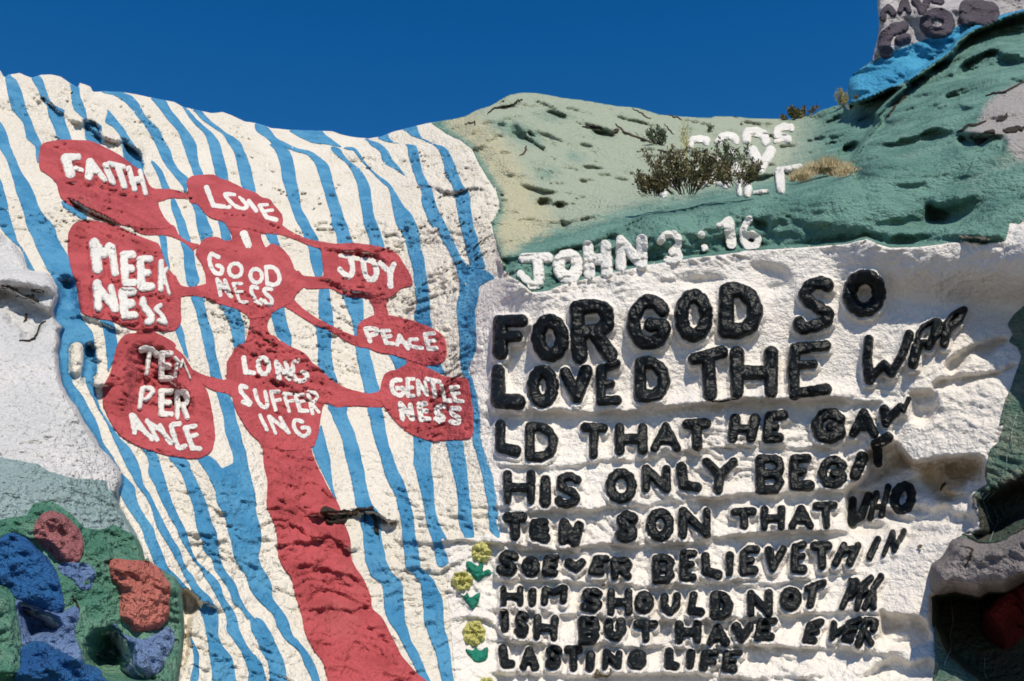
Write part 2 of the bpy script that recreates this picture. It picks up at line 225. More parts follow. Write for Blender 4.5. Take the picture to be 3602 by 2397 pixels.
# ------------------------------------------------------------------ writing: one entry per word, one item per letter
# item: glyph,x0,y0,x1,y1,r[,rot]   or   *r:x,y x,y ...;x,y ...   (strokes drawn by hand, '~' = curved)
def WD(word, label, mat, relief, frame, items): return dict(word=word, label=label, mat=mat, relief=relief, frame=frame, items=items)
B, Wt = 'black', 'white'
big, med, low = (0.085, 0.075), (0.065, 0.06), (0.06, 0.09)
WORDS = [
 WD('FOR', 'large black relief word FOR, first word of the verse at its top left', B, big, 'I', ["*62:160,870 160,1150;*52:160,865 355,862;*46:160,1010 312,1005", "O,445,800,788,1240,58,-3", "R,805,668,1215,1245,62,-4"]),
 WD('GOD', 'large black relief word GOD in the top line between FOR and SO', B, big, 'I', ["G,1318,630,1715,1130,58", "O,1757,570,2110,1060,58", "D,2162,512,2570,1022,66"]),
 WD('SO', 'large black relief word SO at the right end of the top line', B, big, 'J', ["*54~:1078,545 1040,512 930,530 865,610 900,680 1000,745 1078,800 1050,870 930,915 830,925 812,870", "O,1215,388,1612,828,60,12"]),
 WD('LOVED', 'large black relief word LOVED, second line below FOR GOD', B, big, 'I', ["*64:140,1325 140,1600 320,1610", "O,402,1270,695,1660,52", "*56:755,1340 860,1560 945,1325", "*44:1085,1310 1080,1600 1235,1590;*40:1085,1310 1225,1255;*34:1085,1450 1180,1440", "D,1385,1190,1720,1608,54"]),
 WD('THE', 'large black relief word THE in the middle of the second line', B, big, 'I', ["*58:1935,1215 2190,1150;*64:2065,1190 2085,1530", "H,2269,1098,2709,1576,58", "*50:2990,1110 2870,1130 2850,1290 2860,1540;*48:2860,1110 3150,1090;*38:2860,1270 3040,1258;*50:2860,1530 3155,1490"]),
 WD('WOR', 'large black relief word WOR bending round the wall at the end of the second line', B, big, 'S', ["*60:640,615 620,830 650,1050;*52:650,1040 810,890 890,980;*50:890,980 1010,780 1085,560",
     "*58:1130,880 1170,700;*30~:1175,660 1190,540 1250,470 1370,400;*52:1395,430 1370,560 1300,690;*36:1190,660 1290,650",
     "*36:1500,420 1570,340 1690,280;*45:1690,290 1640,400 1500,500;*40:1480,450 1400,560;*55:1500,540 1475,660"]),
 WD('LD', 'black relief letters LD starting the third line of the verse', B, med, 'K', ["*48:160,250 158,460 300,490", "D,385,228,690,585,46"]),
 WD('THAT', 'black relief word THAT in the third line above ONLY', B, med, 'K', ["T,885,230,1150,568,48,2", "H,1208,235,1510,525,46", "A,1535,220,1820,505,42", "T,1830,195,2095,490,48,-2"]),
 WD('HE', 'black relief word HE in the third line left of GAV', B, med, 'L', ["*50:225,200 200,370;*50:405,200 370,370;*38:215,290 390,280", "*44:540,170 520,370 630,370;*42:540,170 665,160;*34:530,270 595,270"]),
 WD('GAV', 'black relief letters GAV at the shadowed right end of the third line', B, med, 'L', ["G,925,100,1240,425,56", "A,1268,100,1545,375,46", "*42:1597,110 1612,235;*38:1612,225 1740,85;*22:1775,120 1822,10"]),
 WD('HIS', 'black relief word HIS starting the fourth line above TEN', B, med, 'K', ["H,183,668,480,985,42", "*50:573,760 570,955", "S,650,685,900,1020,42"]),
 WD('ONLY', 'black relief word ONLY in the middle of the fourth line', B, med, 'K', ["O,1122,650,1412,975,48", "N,1455,615,1725,875,44", "*46:1820,645 1840,800 1970,825", "Y,2008,545,2345,885,46"]),
 WD('BEGOT', 'black relief letters BEGOT ending the fourth line at the bulge', B, med, 'L', ["B,410,525,682,890,44", "*46:765,565 765,810 905,810;*40:770,560 890,560;*38:765,690 850,680", "G,985,540,1250,835,44", "*56:1330,710 1395,550", "*44:1520,430 1635,365;*38:1530,440 1540,600"]),
 WD('TEN', 'black relief word TEN at the left start of the fifth line', B, low, 'K', ["T,178,1055,405,1315,48", "*46:560,1150 470,1160 470,1260 570,1290;*34:480,1220 575,1210", "*46:745,1160 735,1305;*44:745,1160 840,1330;*42:880,1180 845,1330"]),
 WD('SON', 'black relief word SON in the fifth line under ONLY', B, low, 'K', ["S,1210,1040,1428,1340,50", "O,1495,1015,1755,1325,48", "N,1795,1005,2095,1300,42"]),
 WD('THAT', 'smaller black relief word THAT in the fifth line between SON and WHO', B, low, 'L', ["T,185,1012,425,1212,38,-3", "H,455,990,688,1230,40", "A,712,990,950,1218,38", "T,940,952,1180,1215,40,-3"]),
 WD('WHO', 'black word WHO partly painted flat in the tan shaded hollow', B, (0.03, 0.03), 'L', ["*34:1308,940 1300,1150;*34:1300,1140 1385,1085 1450,900", "*28:1525,880 1465,1105;*28:1635,820 1600,950 1568,1085;*26:1490,1010 1590,1000", "O,1650,768,1888,1075,44,14"]),
 WD('SOEVER', 'black relief word SOEVER starting the sixth line beside the top yellow flower', B, low, 'M', ["S,122,365,325,612,40,6", "O,352,418,522,612,44", "*38:670,435 590,450 575,570 655,575;*32:590,500 655,505", "*44:790,485 850,530 905,480", "*38:1130,445 1045,450 1000,560 1085,570;*32:1020,510 1075,500", "R,1170,428,1372,645,40"]),
 WD('BELIEVETH', 'black relief word BELIEVETH filling the sixth line from its middle', B, low, 'N', ["B,-543,403,-331,680,40", "*42:-240,400 -255,610 -165,615;*36:-240,400 -155,395;*34:-250,500 -175,495", "*44:-50,420 -40,560 65,590", "*38:176,415 172,568", "*40:300,400 300,560 400,550;*36:300,390 355,355 420,360;*34:305,470 375,460", "*40:537,370 570,530 665,355", "*40:775,335 770,535 850,540;*36:775,335 850,315;*32:770,430 845,420", "T,918,285,1125,552,42,-2", "*38:1225,325 1148,485;*40:1352,325 1280,480;*34:1200,375 1330,350"]),
 WD('IN', 'narrow black relief word IN on the turned corner ending the sixth line', B, (0.03, 0.03), 'N', ["*36:1535,265 1462,425", "*22:1670,200 1590,410;*24:1675,200 1690,365;*24:1690,365 1780,185"]),
 WD('HIM', 'black relief word HIM starting the seventh line', B, low, 'M', ["H,152,688,372,885,34", "*37:452,748 450,850", "*38:570,730 562,840;*38:745,715 735,825;*36:570,730 650,755 735,715"]),
 WD('SHOULD', 'black relief word SHOULD in the middle of the seventh line', B, low, 'M', ["S,885,710,1102,942,38", "H,1140,718,1370,968,36", "O,1387,740,1570,950,46", "*38~:1668,800 1665,880 1720,930 1775,870 1780,790", "*40:1935,780 1905,925 2000,935", "D,2082,742,2300,1010,48"]),
 WD('NOT', 'black relief word NOT in the seventh line right of SHOULD', B, low, 'N', ["N,328,725,572,985,40", "O,630,700,838,928,46,10", "*38:895,720 1035,665;*42:950,700 915,865"]),
 WD('PER', 'crowded slanting black relief letters PER ending the seventh line', B, (0.05, 0.05), 'N', ["*34:1305,670 1210,890;*32~:1290,650 1345,660 1345,730 1260,790", "*30:1475,620 1395,690 1345,905;*28:1375,790 1430,740", "*34:1565,610 1510,700 1420,890;*34:1495,760 1500,890"]),
 WD('ISH', 'black relief letters ISH starting the eighth line above LASTING', B, low, 'M', ["*44:190,950 200,1085", "S,280,925,425,1170,36", "H,458,958,690,1200,38,3"]),
 WD('BUT', 'black relief word BUT in the eighth line', B, low, 'M', ["B,870,975,1075,1240,40", "*44~:1155,1030 1155,1120 1215,1165 1270,1110 1265,1035", "T,1378,1008,1612,1218,40"]),
 WD('HAVE', 'black relief word HAVE in the eighth line above LIFE', B, low, 'M', ["H,1760,1012,2008,1230,42", "A,2045,1040,2268,1255,42", "*44:2325,1075 2375,1180 2450,1070", "*34:2545,1020 2520,1170 2645,1160;*30:2550,1020 2680,1015;*30:2530,1090 2620,1085"]),
 WD('EVER', 'black relief word EVER at the lower right end of the eighth line', B, low, 'N', ["*36:1010,1030 910,1060 870,1190 950,1195;*30:890,1115 980,1110", "*36:1135,1045 1120,1165;*32:1120,1150 1240,1080", "*32:1370,1010 1270,1040 1225,1185 1290,1185;*28:1250,1110 1330,1090", "*36:1425,1020 1400,1110 1360,1230;*34:1430,1010 1515,1020 1500,1090;*34:1420,1110 1475,1220"]),
 WD('LASTING', 'black relief word LASTING starting the lowest line', B, low, 'M', ["*42:178,1275 195,1410 260,1415", "A,328,1248,515,1475,42", "S,565,1235,725,1465,36", "T,738,1238,920,1485,42", "*42:990,1335 980,1440", "*34:1130,1305 1118,1435;*36:1140,1310 1225,1420;*36:1250,1320 1240,1430", "G,1325,1280,1500,1465,36"]),
 WD('LIFE', 'black relief word LIFE ending the lowest line', B, low, 'M', ["*42:1710,1305 1705,1420 1770,1430", "*46:1908,1315 1900,1420", "*40:2040,1320 2025,1440;*32:2050,1315 2135,1310;*30:2040,1390 2115,1395", "*40:2240,1320 2220,1450 2300,1455;*30:2250,1320 2360,1310;*28:2230,1390 2310,1385"]),
 WD('JOHN', 'white relief word JOHN along the green roll above the white wall', Wt, (0.07, 0.0), 'I', ["*42:368,290 595,285;*46:500,300 512,470;*34~:520,520 460,540 400,490 345,440", "O,640,205,920,518,50", "H,920,125,1182,475,46,-3", "N,1215,72,1510,408,46"]),
 WD('3:16', 'white numbers 3:16 on the green roll right of JOHN', Wt, (0.03, 0.015), 'P', ["*34~:322,1440 365,1385 440,1375 485,1410 480,1480 430,1535 475,1530 490,1590 440,1620 380,1605", "*36:700,1380 702,1382", "*31:724,1495 726,1497", "*52:945,1265 975,1460;*22:860,1290 930,1250", "*34~:1135,1235 1085,1330 1085,1420 1120,1475 1200,1470 1215,1410 1160,1375 1110,1385"]),
 WD('GODS', 'white rounded letters GODS on the highest terrace of the green hill', Wt, (0.12, 0.03), 'P', ["*30~:600,560 605,515 670,500 745,510 745,530", "*32~:850,525 885,480 950,468 1005,490 1020,520", "*42~:1115,510 1110,450 1180,432 1265,460 1288,515", "*34~:1520,395 1440,390 1390,430 1400,470 1490,495 1490,505;*16:1375,525 1430,515"]),
 WD('HOLY', 'white relief letters of the middle row behind the green bush', Wt, (0.12, 0.03), 'P', ["*36:425,770 420,850;*30:620,760 640,820", "*36~:770,770 760,710 815,675 870,710 885,770", "*42:972,625 1000,790;*24:1010,790 1100,810", "*46:1172,615 1235,735;*46:1335,615 1245,770"]),
 WD('CITY', 'white relief letters of the lowest terrace row beside the dark bush', Wt, (0.10, 0.03), 'P', ["*34~:360,1010 310,950 330,890 420,870 450,920", "*30~:745,900 810,880 880,900 930,930", "*34~:1060,890 1110,900 1130,950 1120,1010;*26:1040,900 1050,1000", "*22:1410,795 1610,757;*42:1418,810 1430,965", "*12:1180,1003 1310,992"]),
 WD('FAITH', 'thick white relief word FAITH on the uppermost left red plaque', Wt, (0.05, 0.05), 'A', ["*48:598,940 645,1080;*34:620,925 715,930;*22:690,1030 750,1050", "*36:825,975 815,1110;*26:835,980 960,1140;*22:820,1060 900,1070", "*30:965,1000 1035,1165", "*24:1000,990 1130,1020;*28:1085,1030 1140,1200", "*28:1180,1030 1235,1225;*24:1285,1060 1335,1265;*34:1215,1150 1290,1130"]),
 WD('MEEK', 'thick white relief word MEEK on the left red plaque, upper row', Wt, (0.05, 0.05), 'C', ["*52:865,155 895,390;*34:910,190 950,270 1000,185;*38:1025,195 1055,430", "E,1105,225,1255,555,38,-3", "E,1255,265,1418,595,38,-3", "*26:1478,330 1475,580;*18:1530,390 1495,450;*15:1500,430 1552,620"]),
 WD('NESS', 'thick white relief letters NESS below MEEK', Wt, (0.05, 0.05), 'C', ["*44:890,530 900,750;*40:920,590 1055,760;*32:1018,560 1062,740", "E,1095,565,1265,860,40,-4", "*34~:1312,680 1315,730 1370,800 1390,860 1350,880", "*22~:1470,730 1430,760 1490,830 1515,890 1460,870"]),
 WD('TEM', 'white relief letters TEM in the dark hollow of the lowest left plaque', Wt, (0.05, 0.02), 'Y', ["*42~:770,330 850,315 940,360 975,400;*36:880,350 842,660", "E,1008,345,1212,765,42", "*22:1230,440 1290,510;*26:1255,540 1232,705;*20:1335,480 1310,580;*14:1330,470 1440,730"]),
 WD('PER', 'grey white relief letters PER in the shade between TEM and ANCE', Wt, (0.05, 0.02), 'Y', ["*36:780,870 745,1130;*34~:810,860 910,870 915,930 830,1020", "E,1003,865,1222,1260,42", "R,1228,885,1435,1305,36"]),
 WD('ANCE', 'rough white letters ANCE lit below the hollow of the plaque', Wt, (0.012, 0.0), 'E', ["*24:1208,170 1235,330;*26:1222,175 1320,310 1395,385;*20:1235,270 1300,300", "*22:1350,215 1440,395;*24:1350,225 1490,320 1565,420;*20:1470,260 1540,400", "*24~:1645,245 1575,265 1600,370 1640,470 1700,450", "*24:1790,265 1700,285 1765,470 1835,475;*22:1730,370 1800,350"]),
 WD('LOVE', 'flat white painted word LOVE on the small upper red plaque', Wt, (0.006, 0.0), 'V', ["*34:495,440 590,690;*30:590,690 810,710", "*26~:880,540 750,530 800,610 900,700 1000,730 1050,700 990,610", "*16:950,575 1040,650;*30:1080,630 1180,760", "*30:1225,690 1320,850 1450,885;*24:1230,680 1330,680;*24:1280,770 1400,750"]),
 WD('I', 'single cream white painted bar above GOODNESS', Wt, (0.006, 0.0), 'V', ["*52:1010,1085 1068,1230"]),
 WD('GOOD', 'flat white painted word GOOD on the central red plaque', Wt, (0.006, 0.0), 'W', ["*30~:655,225 560,185 535,250 560,370 630,450 700,440 705,370 640,340", "O,775,285,1005,525,28,-12", "O,1070,360,1285,605,28,-12", "*30~:1310,360 1420,370 1490,460 1490,560 1420,610 1350,590;*28:1310,360 1330,600"]),
 WD('NESS', 'flat white painted letters NESS under GOOD', Wt, (0.006, 0.0), 'W', ["*26:640,540 685,750;*26:640,530 830,770;*26:745,545 800,690", "*24:860,590 950,840 1050,845;*24:860,590 975,590;*22:910,700 985,700", "*28~:1190,650 1120,630 1110,700 1160,800 1170,830 1240,865 1245,810", "*28~:1385,670 1300,660 1300,720 1380,790 1390,860 1340,880 1290,830"]),
 WD('LONG', 'flat white painted word LONG on the lower central plaque', Wt, (0.006, 0.0), 'X', ["*34:610,240 640,440 750,450", "O,780,205,990,500,34,-8", "*32:1060,300 1100,530;*32:1060,300 1240,530;*30:1190,310 1250,510", "*32~:1360,280 1300,320 1290,450 1340,550 1440,550 1490,480 1420,440"]),
 WD('SUFFER', 'flat white painted letters SUFFER under LONG', Wt, (0.006, 0.0), 'X', ["*30~:650,650 580,630 570,700 640,790 700,860 680,890 600,850", "*28~:765,690 800,820 860,910 930,920 930,820 905,710", "*26:985,710 1050,960;*26:985,710 1090,710;*24:1030,830 1110,820", "*26:1165,735 1240,980;*26:1165,740 1270,740;*24:1205,845 1300,830", "*28:1325,755 1390,970 1490,975;*26:1325,755 1430,750;*24:1365,850 1440,845", "*28:1500,715 1560,1010;*26~:1500,715 1600,730 1620,800 1540,880;*24:1550,880 1650,990"]),
 WD('ING', 'flat white painted letters ING at the top of the red trunk', Wt, (0.006, 0.0), 'X', ["*26:835,1035 930,1235", "*26:960,1055 1050,1285;*26:970,1055 1240,1280;*26:1115,1070 1220,1250", "*28~:1425,1130 1330,1100 1300,1170 1350,1270 1440,1325 1510,1270 1500,1210 1420,1205"]),
 WD('JOY', 'white painted word JOY on the right red plaque', Wt, (0.008, 0.0), 'D', ["*20:775,265 940,295;*26~:870,290 890,400 850,460 770,395", "*26~:985,310 1080,320 1110,430 1070,490 1010,450 985,310", "*26:1145,335 1235,420;*26:1270,345 1235,430 1240,545"]),
 WD('PEACE', 'white painted word PEACE on the long red plaque', Wt, (0.006, 0.0), 'D', ["*22:1005,940 1050,1050;*22~:1005,940 1100,940 1110,980 1030,1005", "*20:1160,960 1200,1070 1265,1075;*18:1160,960 1230,955;*18:1185,1015 1240,1005", "*20:1320,1000 1300,1085;*20:1320,1000 1400,1120;*16:1310,1060 1380,1065", "*18~:1480,1035 1420,1040 1420,1090 1480,1110 1530,1115", "*22:1555,990 1590,1120 1660,1120;*22:1555,990 1635,980;*18:1580,1055 1650,1045"]),
 WD('GENTLE', 'white painted word GENTLE on the lowest right plaque', Wt, (0.006, 0.0), 'D', ["*22~:1330,1410 1260,1420 1255,1500 1310,1550 1360,1530 1350,1490 1300,1485", "*20:1395,1405 1400,1555 1450,1555;*18:1395,1405 1450,1400;*18:1400,1480 1440,1478", "*20:1490,1415 1500,1550;*20:1490,1415 1575,1545;*18:1555,1430 1580,1540", "*20:1575,1400 1690,1425;*20:1630,1430 1650,1560", "*20:1710,1460 1740,1595 1790,1600", "*20:1860,1475 1800,1480 1840,1600 1905,1605;*16:1820,1535 1870,1530"]),
 WD('NESS', 'white painted letters NESS below GENTLE', Wt, (0.006, 0.0), 'F', ["*26:1330,60 1350,200;*26:1330,60 1440,200;*26:1420,75 1440,190", "*26:1505,70 1520,200 1595,200;*24:1505,65 1560,60;*22:1510,130 1570,125", "*26~:1730,85 1680,95 1665,140 1720,180 1705,215 1660,200", "*24~:1870,105 1810,105 1810,150 1865,190 1860,235 1800,225"]),
 WD('GOD', 'purple grey relief word GOD on the white block above the blue band', 'plum', (0.14, 0.05), 'Q', ["*56~:1240,250 1130,290 1070,380 1080,470 1100,480;*52:1210,380 1270,360", "O,1392,80,1715,360,62", "D,1755,0,2130,235,74"]),
 WD('AND', 'small purple grey relief letters cut off by the top edge of the photo', 'plum', (0.10, 0.04), 'Q', ["*30:1060,175 1065,110 1105,70 1150,125", "A,1185,-40,1320,135,30", "*36:1350,10 1405,85;*34:1460,20 1405,110", "*28:1520,10 1590,20"]),
]
def ell(n=14): return [(0.5 + 0.5 * math.cos(2 * pi * k / n), 0.5 + 0.5 * math.sin(2 * pi * k / n)) for k in range(n + 1)]
GL = {'A': [[(0, 1), (.5, 0), (1, 1)], [(.22, .62), (.78, .62)]],
 'B': [[(0, 0), (0, 1)], [(0, 0), (.75, 0), (1, .22), (.8, .46), (0, .5)], [(0, 1), (.75, 1), (1, .75), (.8, .5)]],
 'D': [[(0, 0), (0, 1)], [(0, 0), (.5, 0), (.9, .25), (1, .55), (.85, .85), (.5, 1), (0, 1)]],
 'E': [[(1, 0), (0, 0), (0, 1), (1, 1)], [(0, .5), (.75, .5)]],
 'G': [[(1, .2), (.75, 0), (.35, 0), (.05, .3), (0, .6), (.2, .92), (.6, 1), (.95, .85), (1, .58), (.6, .55)]],
 'H': [[(0, 0), (0, 1)], [(1, 0), (1, 1)], [(0, .5), (1, .5)]],
 'N': [[(0, 1), (0, 0), (1, 1), (1, 0)]], 'O': [ell()],
 'R': [[(0, 0), (0, 1)], [(0, 0), (.75, 0), (1, .2), (.85, .45), (0, .52)], [(.5, .5), (1, 1)]],
 'S': [[(1, .12), (.65, 0), (.25, .05), (.1, .25), (.35, .45), (.8, .6), (.95, .8), (.6, 1), (.15, .95), (0, .85)]],
 'T': [[(0, 0), (1, 0)], [(.5, 0), (.5, 1)]], 'Y': [[(0, 0), (.5, .5)], [(1, 0), (.5, .5), (.42, 1)]]}
def strokes(item, frame):
    sc = FR[frame][2]; out = []
    if item[0] == '*':
        for s in item.split(';'):
            s = s.lstrip('*')
            if ':' in s: r, body = s.split(':'); curve = r.endswith('~'); rad = float(r.rstrip('~'))
            else: body = s
            q = pts(frame + ' ' + body)
            out.append((smooth(q, False, 4) if curve else q, rad / sc * (1.07 if frame in 'IJKL' else 1.0)))
    else:
        t = item.split(','); g = t[0]; x0, y0, x1, y1, r = map(float, t[1:6]); r *= (0.86 if frame == 'Q' else 1.09 if frame in 'IJ' else 0.97 if frame in 'KL' else 0.97); rot = radians(float(t[6])) if len(t) > 6 else 0
        cx, cy = (x0 + x1) / 2, (y0 + y1) / 2
        for pl in GL[g]:
            q = []
            for a, b in pl:
                X = x0 + r + a * (x1 - x0 - 2 * r) - cx; Yy = y0 + r + b * (y1 - y0 - 2 * r) - cy
                q.append(tr(frame, cx + X * cos(rot) - Yy * sin(rot), cy + X * sin(rot) + Yy * cos(rot)))
            q = np.array(q)
            if g in 'OSGDBR' and len(pl) > 4: q = smooth(q, False, 3)
            out.append((q, r / sc))
    return out
def stroke_sdf(u, v, st, seed):
    f = np.full(u.shape, -99.0)
    for q, r in st:
        rad = r * (1 + 0.10 * np.sin(seed * 3.1 + np.arange(len(q)) * 1.7))
        f = np.maximum(f, -seg_dist(u, v, q, False, rad))
    n = perlin(np.stack([u / 16, v / 16, np.full(u.shape, seed * 2.7)], -1))
    n2 = perlin(np.stack([u / 6, v / 6, np.full(u.shape, seed * 1.3 + 50)], -1))
    return f + (1.6 * n + 0.9 * n2) * min(1.0, st[0][1] / 12)
LET = []
for wi, w in enumerate(WORDS):
    w['st'] = [strokes(it, w['frame']) for it in w['items']]

# ------------------------------------------------------------------ relief of the hill
t_ = (1198.5 - V) / FPX; x_ = (U - W0 / 2) / FPX
dd = Y / (cos(PITCH) - t_ * sin(PITCH))
BP = np.stack([x_ * dd, Y, CAMZ + dd * (sin(PITCH) + t_ * cos(PITCH))], -1)
def normals(P):
    du = np.gradient(P, gu, axis=1); dv = np.gradient(P, gv, axis=0)
    n = np.cross(dv, du); n /= np.linalg.norm(n, axis=2)[..., None] + 1e-12
    return n
N0 = normals(BP)
flip = (N0 * (BP - np.array([0, 0, CAMZ]))).sum(2) > 0
N0[flip] *= -1
sd['wall'] = np.minimum(-poly_sdf(U, V, np.vstack([pts(GB), pts("R 2150,1100 2190,900 Z 4600,900 4600,-600 1000,-600 1000,800 D 2200,300")]), sm=False, margin=300),
                        poly_sdf(U, V, pts("D 2190,470 2060,550 2040,700 2020,850 2020,1000 2025,1150 1960,1280 1990,1400 2035,1568 F 2060,200 2070,400 2100,500 2170,700 2200,870 2240,1240 2015,1285 1900,1290 1700,1300 H 1780,500 1760,700 1800,1200 1830,1568 Z 1650,3400 4600,3400 4600,700 2600,700 D 2900,500"), sm=False, margin=300))
onwall = sstep(-30, 60, sd['wall'])
q = BP.astype(np.float32)
A3 = lambda x, y, z: np.array([x, y, z], dtype=np.float32)
warp = np.stack([fbm(q * 1.3 + 3, 2), fbm(q * 1.3 + 23, 2), fbm(q * 1.3 + 43, 2)], -1) * 0.35
qw = q + warp.astype(np.float32)
rmask = 0.25 + 1.1 * sstep(-.18, .28, fbm(q * 0.75 + 70, 3))                    # rough patches and smooth patches
redroot = poly_sdf(U, V, pts("F 0,420 510,460 620,740 790,1090 870,1320 H 900,500 1060,800 1220,1100 1560,1568 660,1568 450,1120 330,640 200,420 F 105,760"))
rmask = rmask + 0.6 * sstep(-10, 20, redroot)
rmask = rmask * (1 - 0.5 * sstep(0, 60, sd['mound']) * (1 - sstep(0, 60, sd['mgreen']))) * (1 - 0.45 * sstep(0, 60, sd['bowl']) - 0.4 * sstep(0, 60, sd['shoulder']))
rmask = rmask * (1 - 0.55 * onwall * sstep(1500, 1250, V))
h = 0.13 * fbm(q * 0.45, 3) + 0.045 * fbm(q * 1.7 + 9, 3)
lay = fbm(qw * A3(3.2, 3.2, 9.0) + 5, 4)
calm = 1 - 0.75 * sstep(0, 60, np.maximum(sd['bowl'], sd['green']))
h += calm * rmask * 0.030 * np.clip(0.5 - np.abs(lay) * 3.2, -.5, .5)                   # trowelled folds
lay2 = fbm(qw * A3(8, 8, 22) + 15, 3)
h += rmask * 0.009 * np.clip(0.5 - np.abs(lay2) * 3.0, -.6, .5)
h += rmask * (0.026 * fbm(qw * 4.6 + 31, 3) + 0.020 * fbm(qw * 10 + 61, 2) + 0.011 * fbm(q * 23 + 81, 2))
pit = fbm(qw * 13 + 90, 3)
h -= rmask * (0.012 + 0.008 * sstep(0, 60, sd['bowl'])) * sstep(0.30, 0.55, pit)
h += 0.045 * sstep(-10, 20, redroot) * np.clip(0.4 - np.abs(fbm(qw * A3(1.3, 1.3, 3.4) + 35, 3)) * 2.6, -.7, .4)
wobB = 12 * fbm(np.stack([U / 60, V / 60, np.full(U.shape, 3.0)], -1), 4)
ampN = 0.55 + 0.9 * sstep(-.3, .35, fbm(np.stack([U / 130, V / 60, np.full(U.shape, 8.0)], -1), 2))
# green hill: broader lumps, fewer pits
sgreen = sstep(-10, 30, sd['green'])
h += sstep(0, 80, sd['bowl']) * (0.20 * fbm(qw * 0.8 + 140, 2) + 0.06 * fbm(qw * 2.1 + 150, 3))
h += sgreen * (0.14 * fbm(q * 1.1 + 40, 3) + 0.03 * fbm(q * np.array([2, 2, 4.5], dtype=np.float32) + 3, 3))
# the mound at the left is rougher towards the bottom
low_l = sstep(-20, 60, sd['mgreen'])
h += low_l * (0.10 * fbm(q * 2.6 + 12, 4) + 0.03 * fbm(q * 9, 2)) 
h += sstep(-5, 30, sd['mauve']) * 0.05 * fbm(q * 4 + 2, 4)
def vcurve(s):
    p = pts(s); p = p[np.argsort(p[:, 0])]; return lambda u: np.interp(u, p[:, 0], p[:, 1])
def fade(a, b, w=60): return sstep(a - w, a + w, U) * (1 - sstep(b - w, b + w, U))
def ledge(s, amp, w, drop=10.0, a=None, b=None, und=0.0):
    """surface swells out above the curve, drops away right under it"""
    global h
    p = pts(s); L = vcurve(s)(gu)[None, :]; d = V - L + 16 * fbm(np.stack([U / 75, V / 90, np.zeros(U.shape) + amp * 99], -1), 4)
    a = p[:, 0].min() if a is None else a; b = p[:, 0].max() if b is None else b
    up = np.where(d < 0, np.clip(1 + d / w, 0, 1) ** 1.3, np.exp(-(np.maximum(d, 0) / drop) ** 2))
    un = -0.6 * und * np.where(d > 0, np.clip(d / drop, 0, 1) * np.exp(-d / (3.0 * drop)), 0)
    h += fade(a, b) * (amp * up + un) * ampN
ledge("K 0,70 100,90 400,130 700,90 1000,130 1500,110 1900,60 2352,10 L 500,-10 1000,-10 1500,20 1800,60", .13, 70, 12, 1780, 3100, .06)
ledge("K 0,560 400,640 900,600 1100,560 1500,560 1850,480 2352,440 L 400,430 900,440", .05, 60, 8, 1760, 2950, .03)
ledge("K 0,990 500,1040 900,1020 1400,990 1900,920 2352,880 L 600,880 900,850 1300,830", .10, 60, 9, 1760, 3020, .04)
ledge("K 0,1270 200,1360 500,1400 800,1380 1100,1320 1500,1360 2000,1310 L 0,1270 600,1230 1200,1210", .10, 60, 9, 1720, 2990, .04)
ledge("M 0,620 700,640 1500,690 2352,690 N 250,640 800,640 1300,560", .07, 50, 9, 1720, 3000, .03)
ledge("M 0,900 500,930 900,955 1500,990 N 0,1010 500,960 1300,920 1500,940", .08, 50, 9, 1720, 3100, .03)
ledge("M 0,1180 300,1210 700,1230 1350,1230 1760,1250 N 0,1260 400,1220 900,1260 1500,1290", .09, 55, 9, 1720, 3150, .03)
ledge("M 0,1480 900,1510 1500,1490 2352,1510 N 900,1520", .08, 45, 9, 1720, 2900, .03)
ledge("H 1300,260 1500,300 1900,260 2352,330", .05, 40, 8, 1380, 1800, .02)
ledge("H 1100,540 1400,520 1700,560 1790,480", .06, 50, 9, 1330, 1620, .03)
ledge("H 1750,1000 1950,960 2100,990 2352,1180", .07, 50, 9, 1560, 1800, .03)
# broken plaster ledge beside the trunk, folds of the trunk and of the slope
ledge("F 500,1060 640,1070 780,1060 950,1050 1080,1045 1200,1120 1310,1130", .12, 90, 9, 1110, 1400, .08)
ledge("F 200,1330 400,1310 640,1270 760,1300 860,1370", .09, 60, 10, 985, 1240, .05)
ledge("H 400,500 600,500 800,560 940,600", .09, 50, 10, 1060, 1270, .04)
ledge("H 420,900 600,880 900,900 1050,860", .05, 50, 10, 1070, 1290, .02)
ledge("E 1800,1240 1900,1260 2000,1300", .10, 40, 9, 685, 770, .05)
ledge("G 1780,840 1900,840 2010,900", .10, 40, 9, 690, 765, .04)
ledge("A 180,310 300,350 380,400 510,470 600,540 780,610 940,720 1110,760 1310,900 1330,1050", .10, 50, 12, 70, 520, .05)
ledge("A 640,1320 800,1390 1000,1470 1100,1540 1300,1570", .06, 90, 12, 240, 500, .05)
ledge("C 480,800 640,830 740,790 900,860 1100,930", .10, 80, 12, 190, 430, .10)
ledge("C 740,1400 880,1430 1000,1440", .12, 60, 12, 290, 390, .05)
ledge("B 1400,1180 1600,1190 1850,1230 2000,1200", .07, 40, 9, 1430, 1690, .05)
ledge("D 600,200 900,200 1100,250 1250,330", .05, 30, 9, 1140, 1370, .05)
ledge("D 640,480 800,560 1000,600 1080,610", .06, 30, 9, 1150, 1320, .04)
ledge("X 930,480 1100,560 1240,600", .04, 30, 10, 930, 1020, .07)
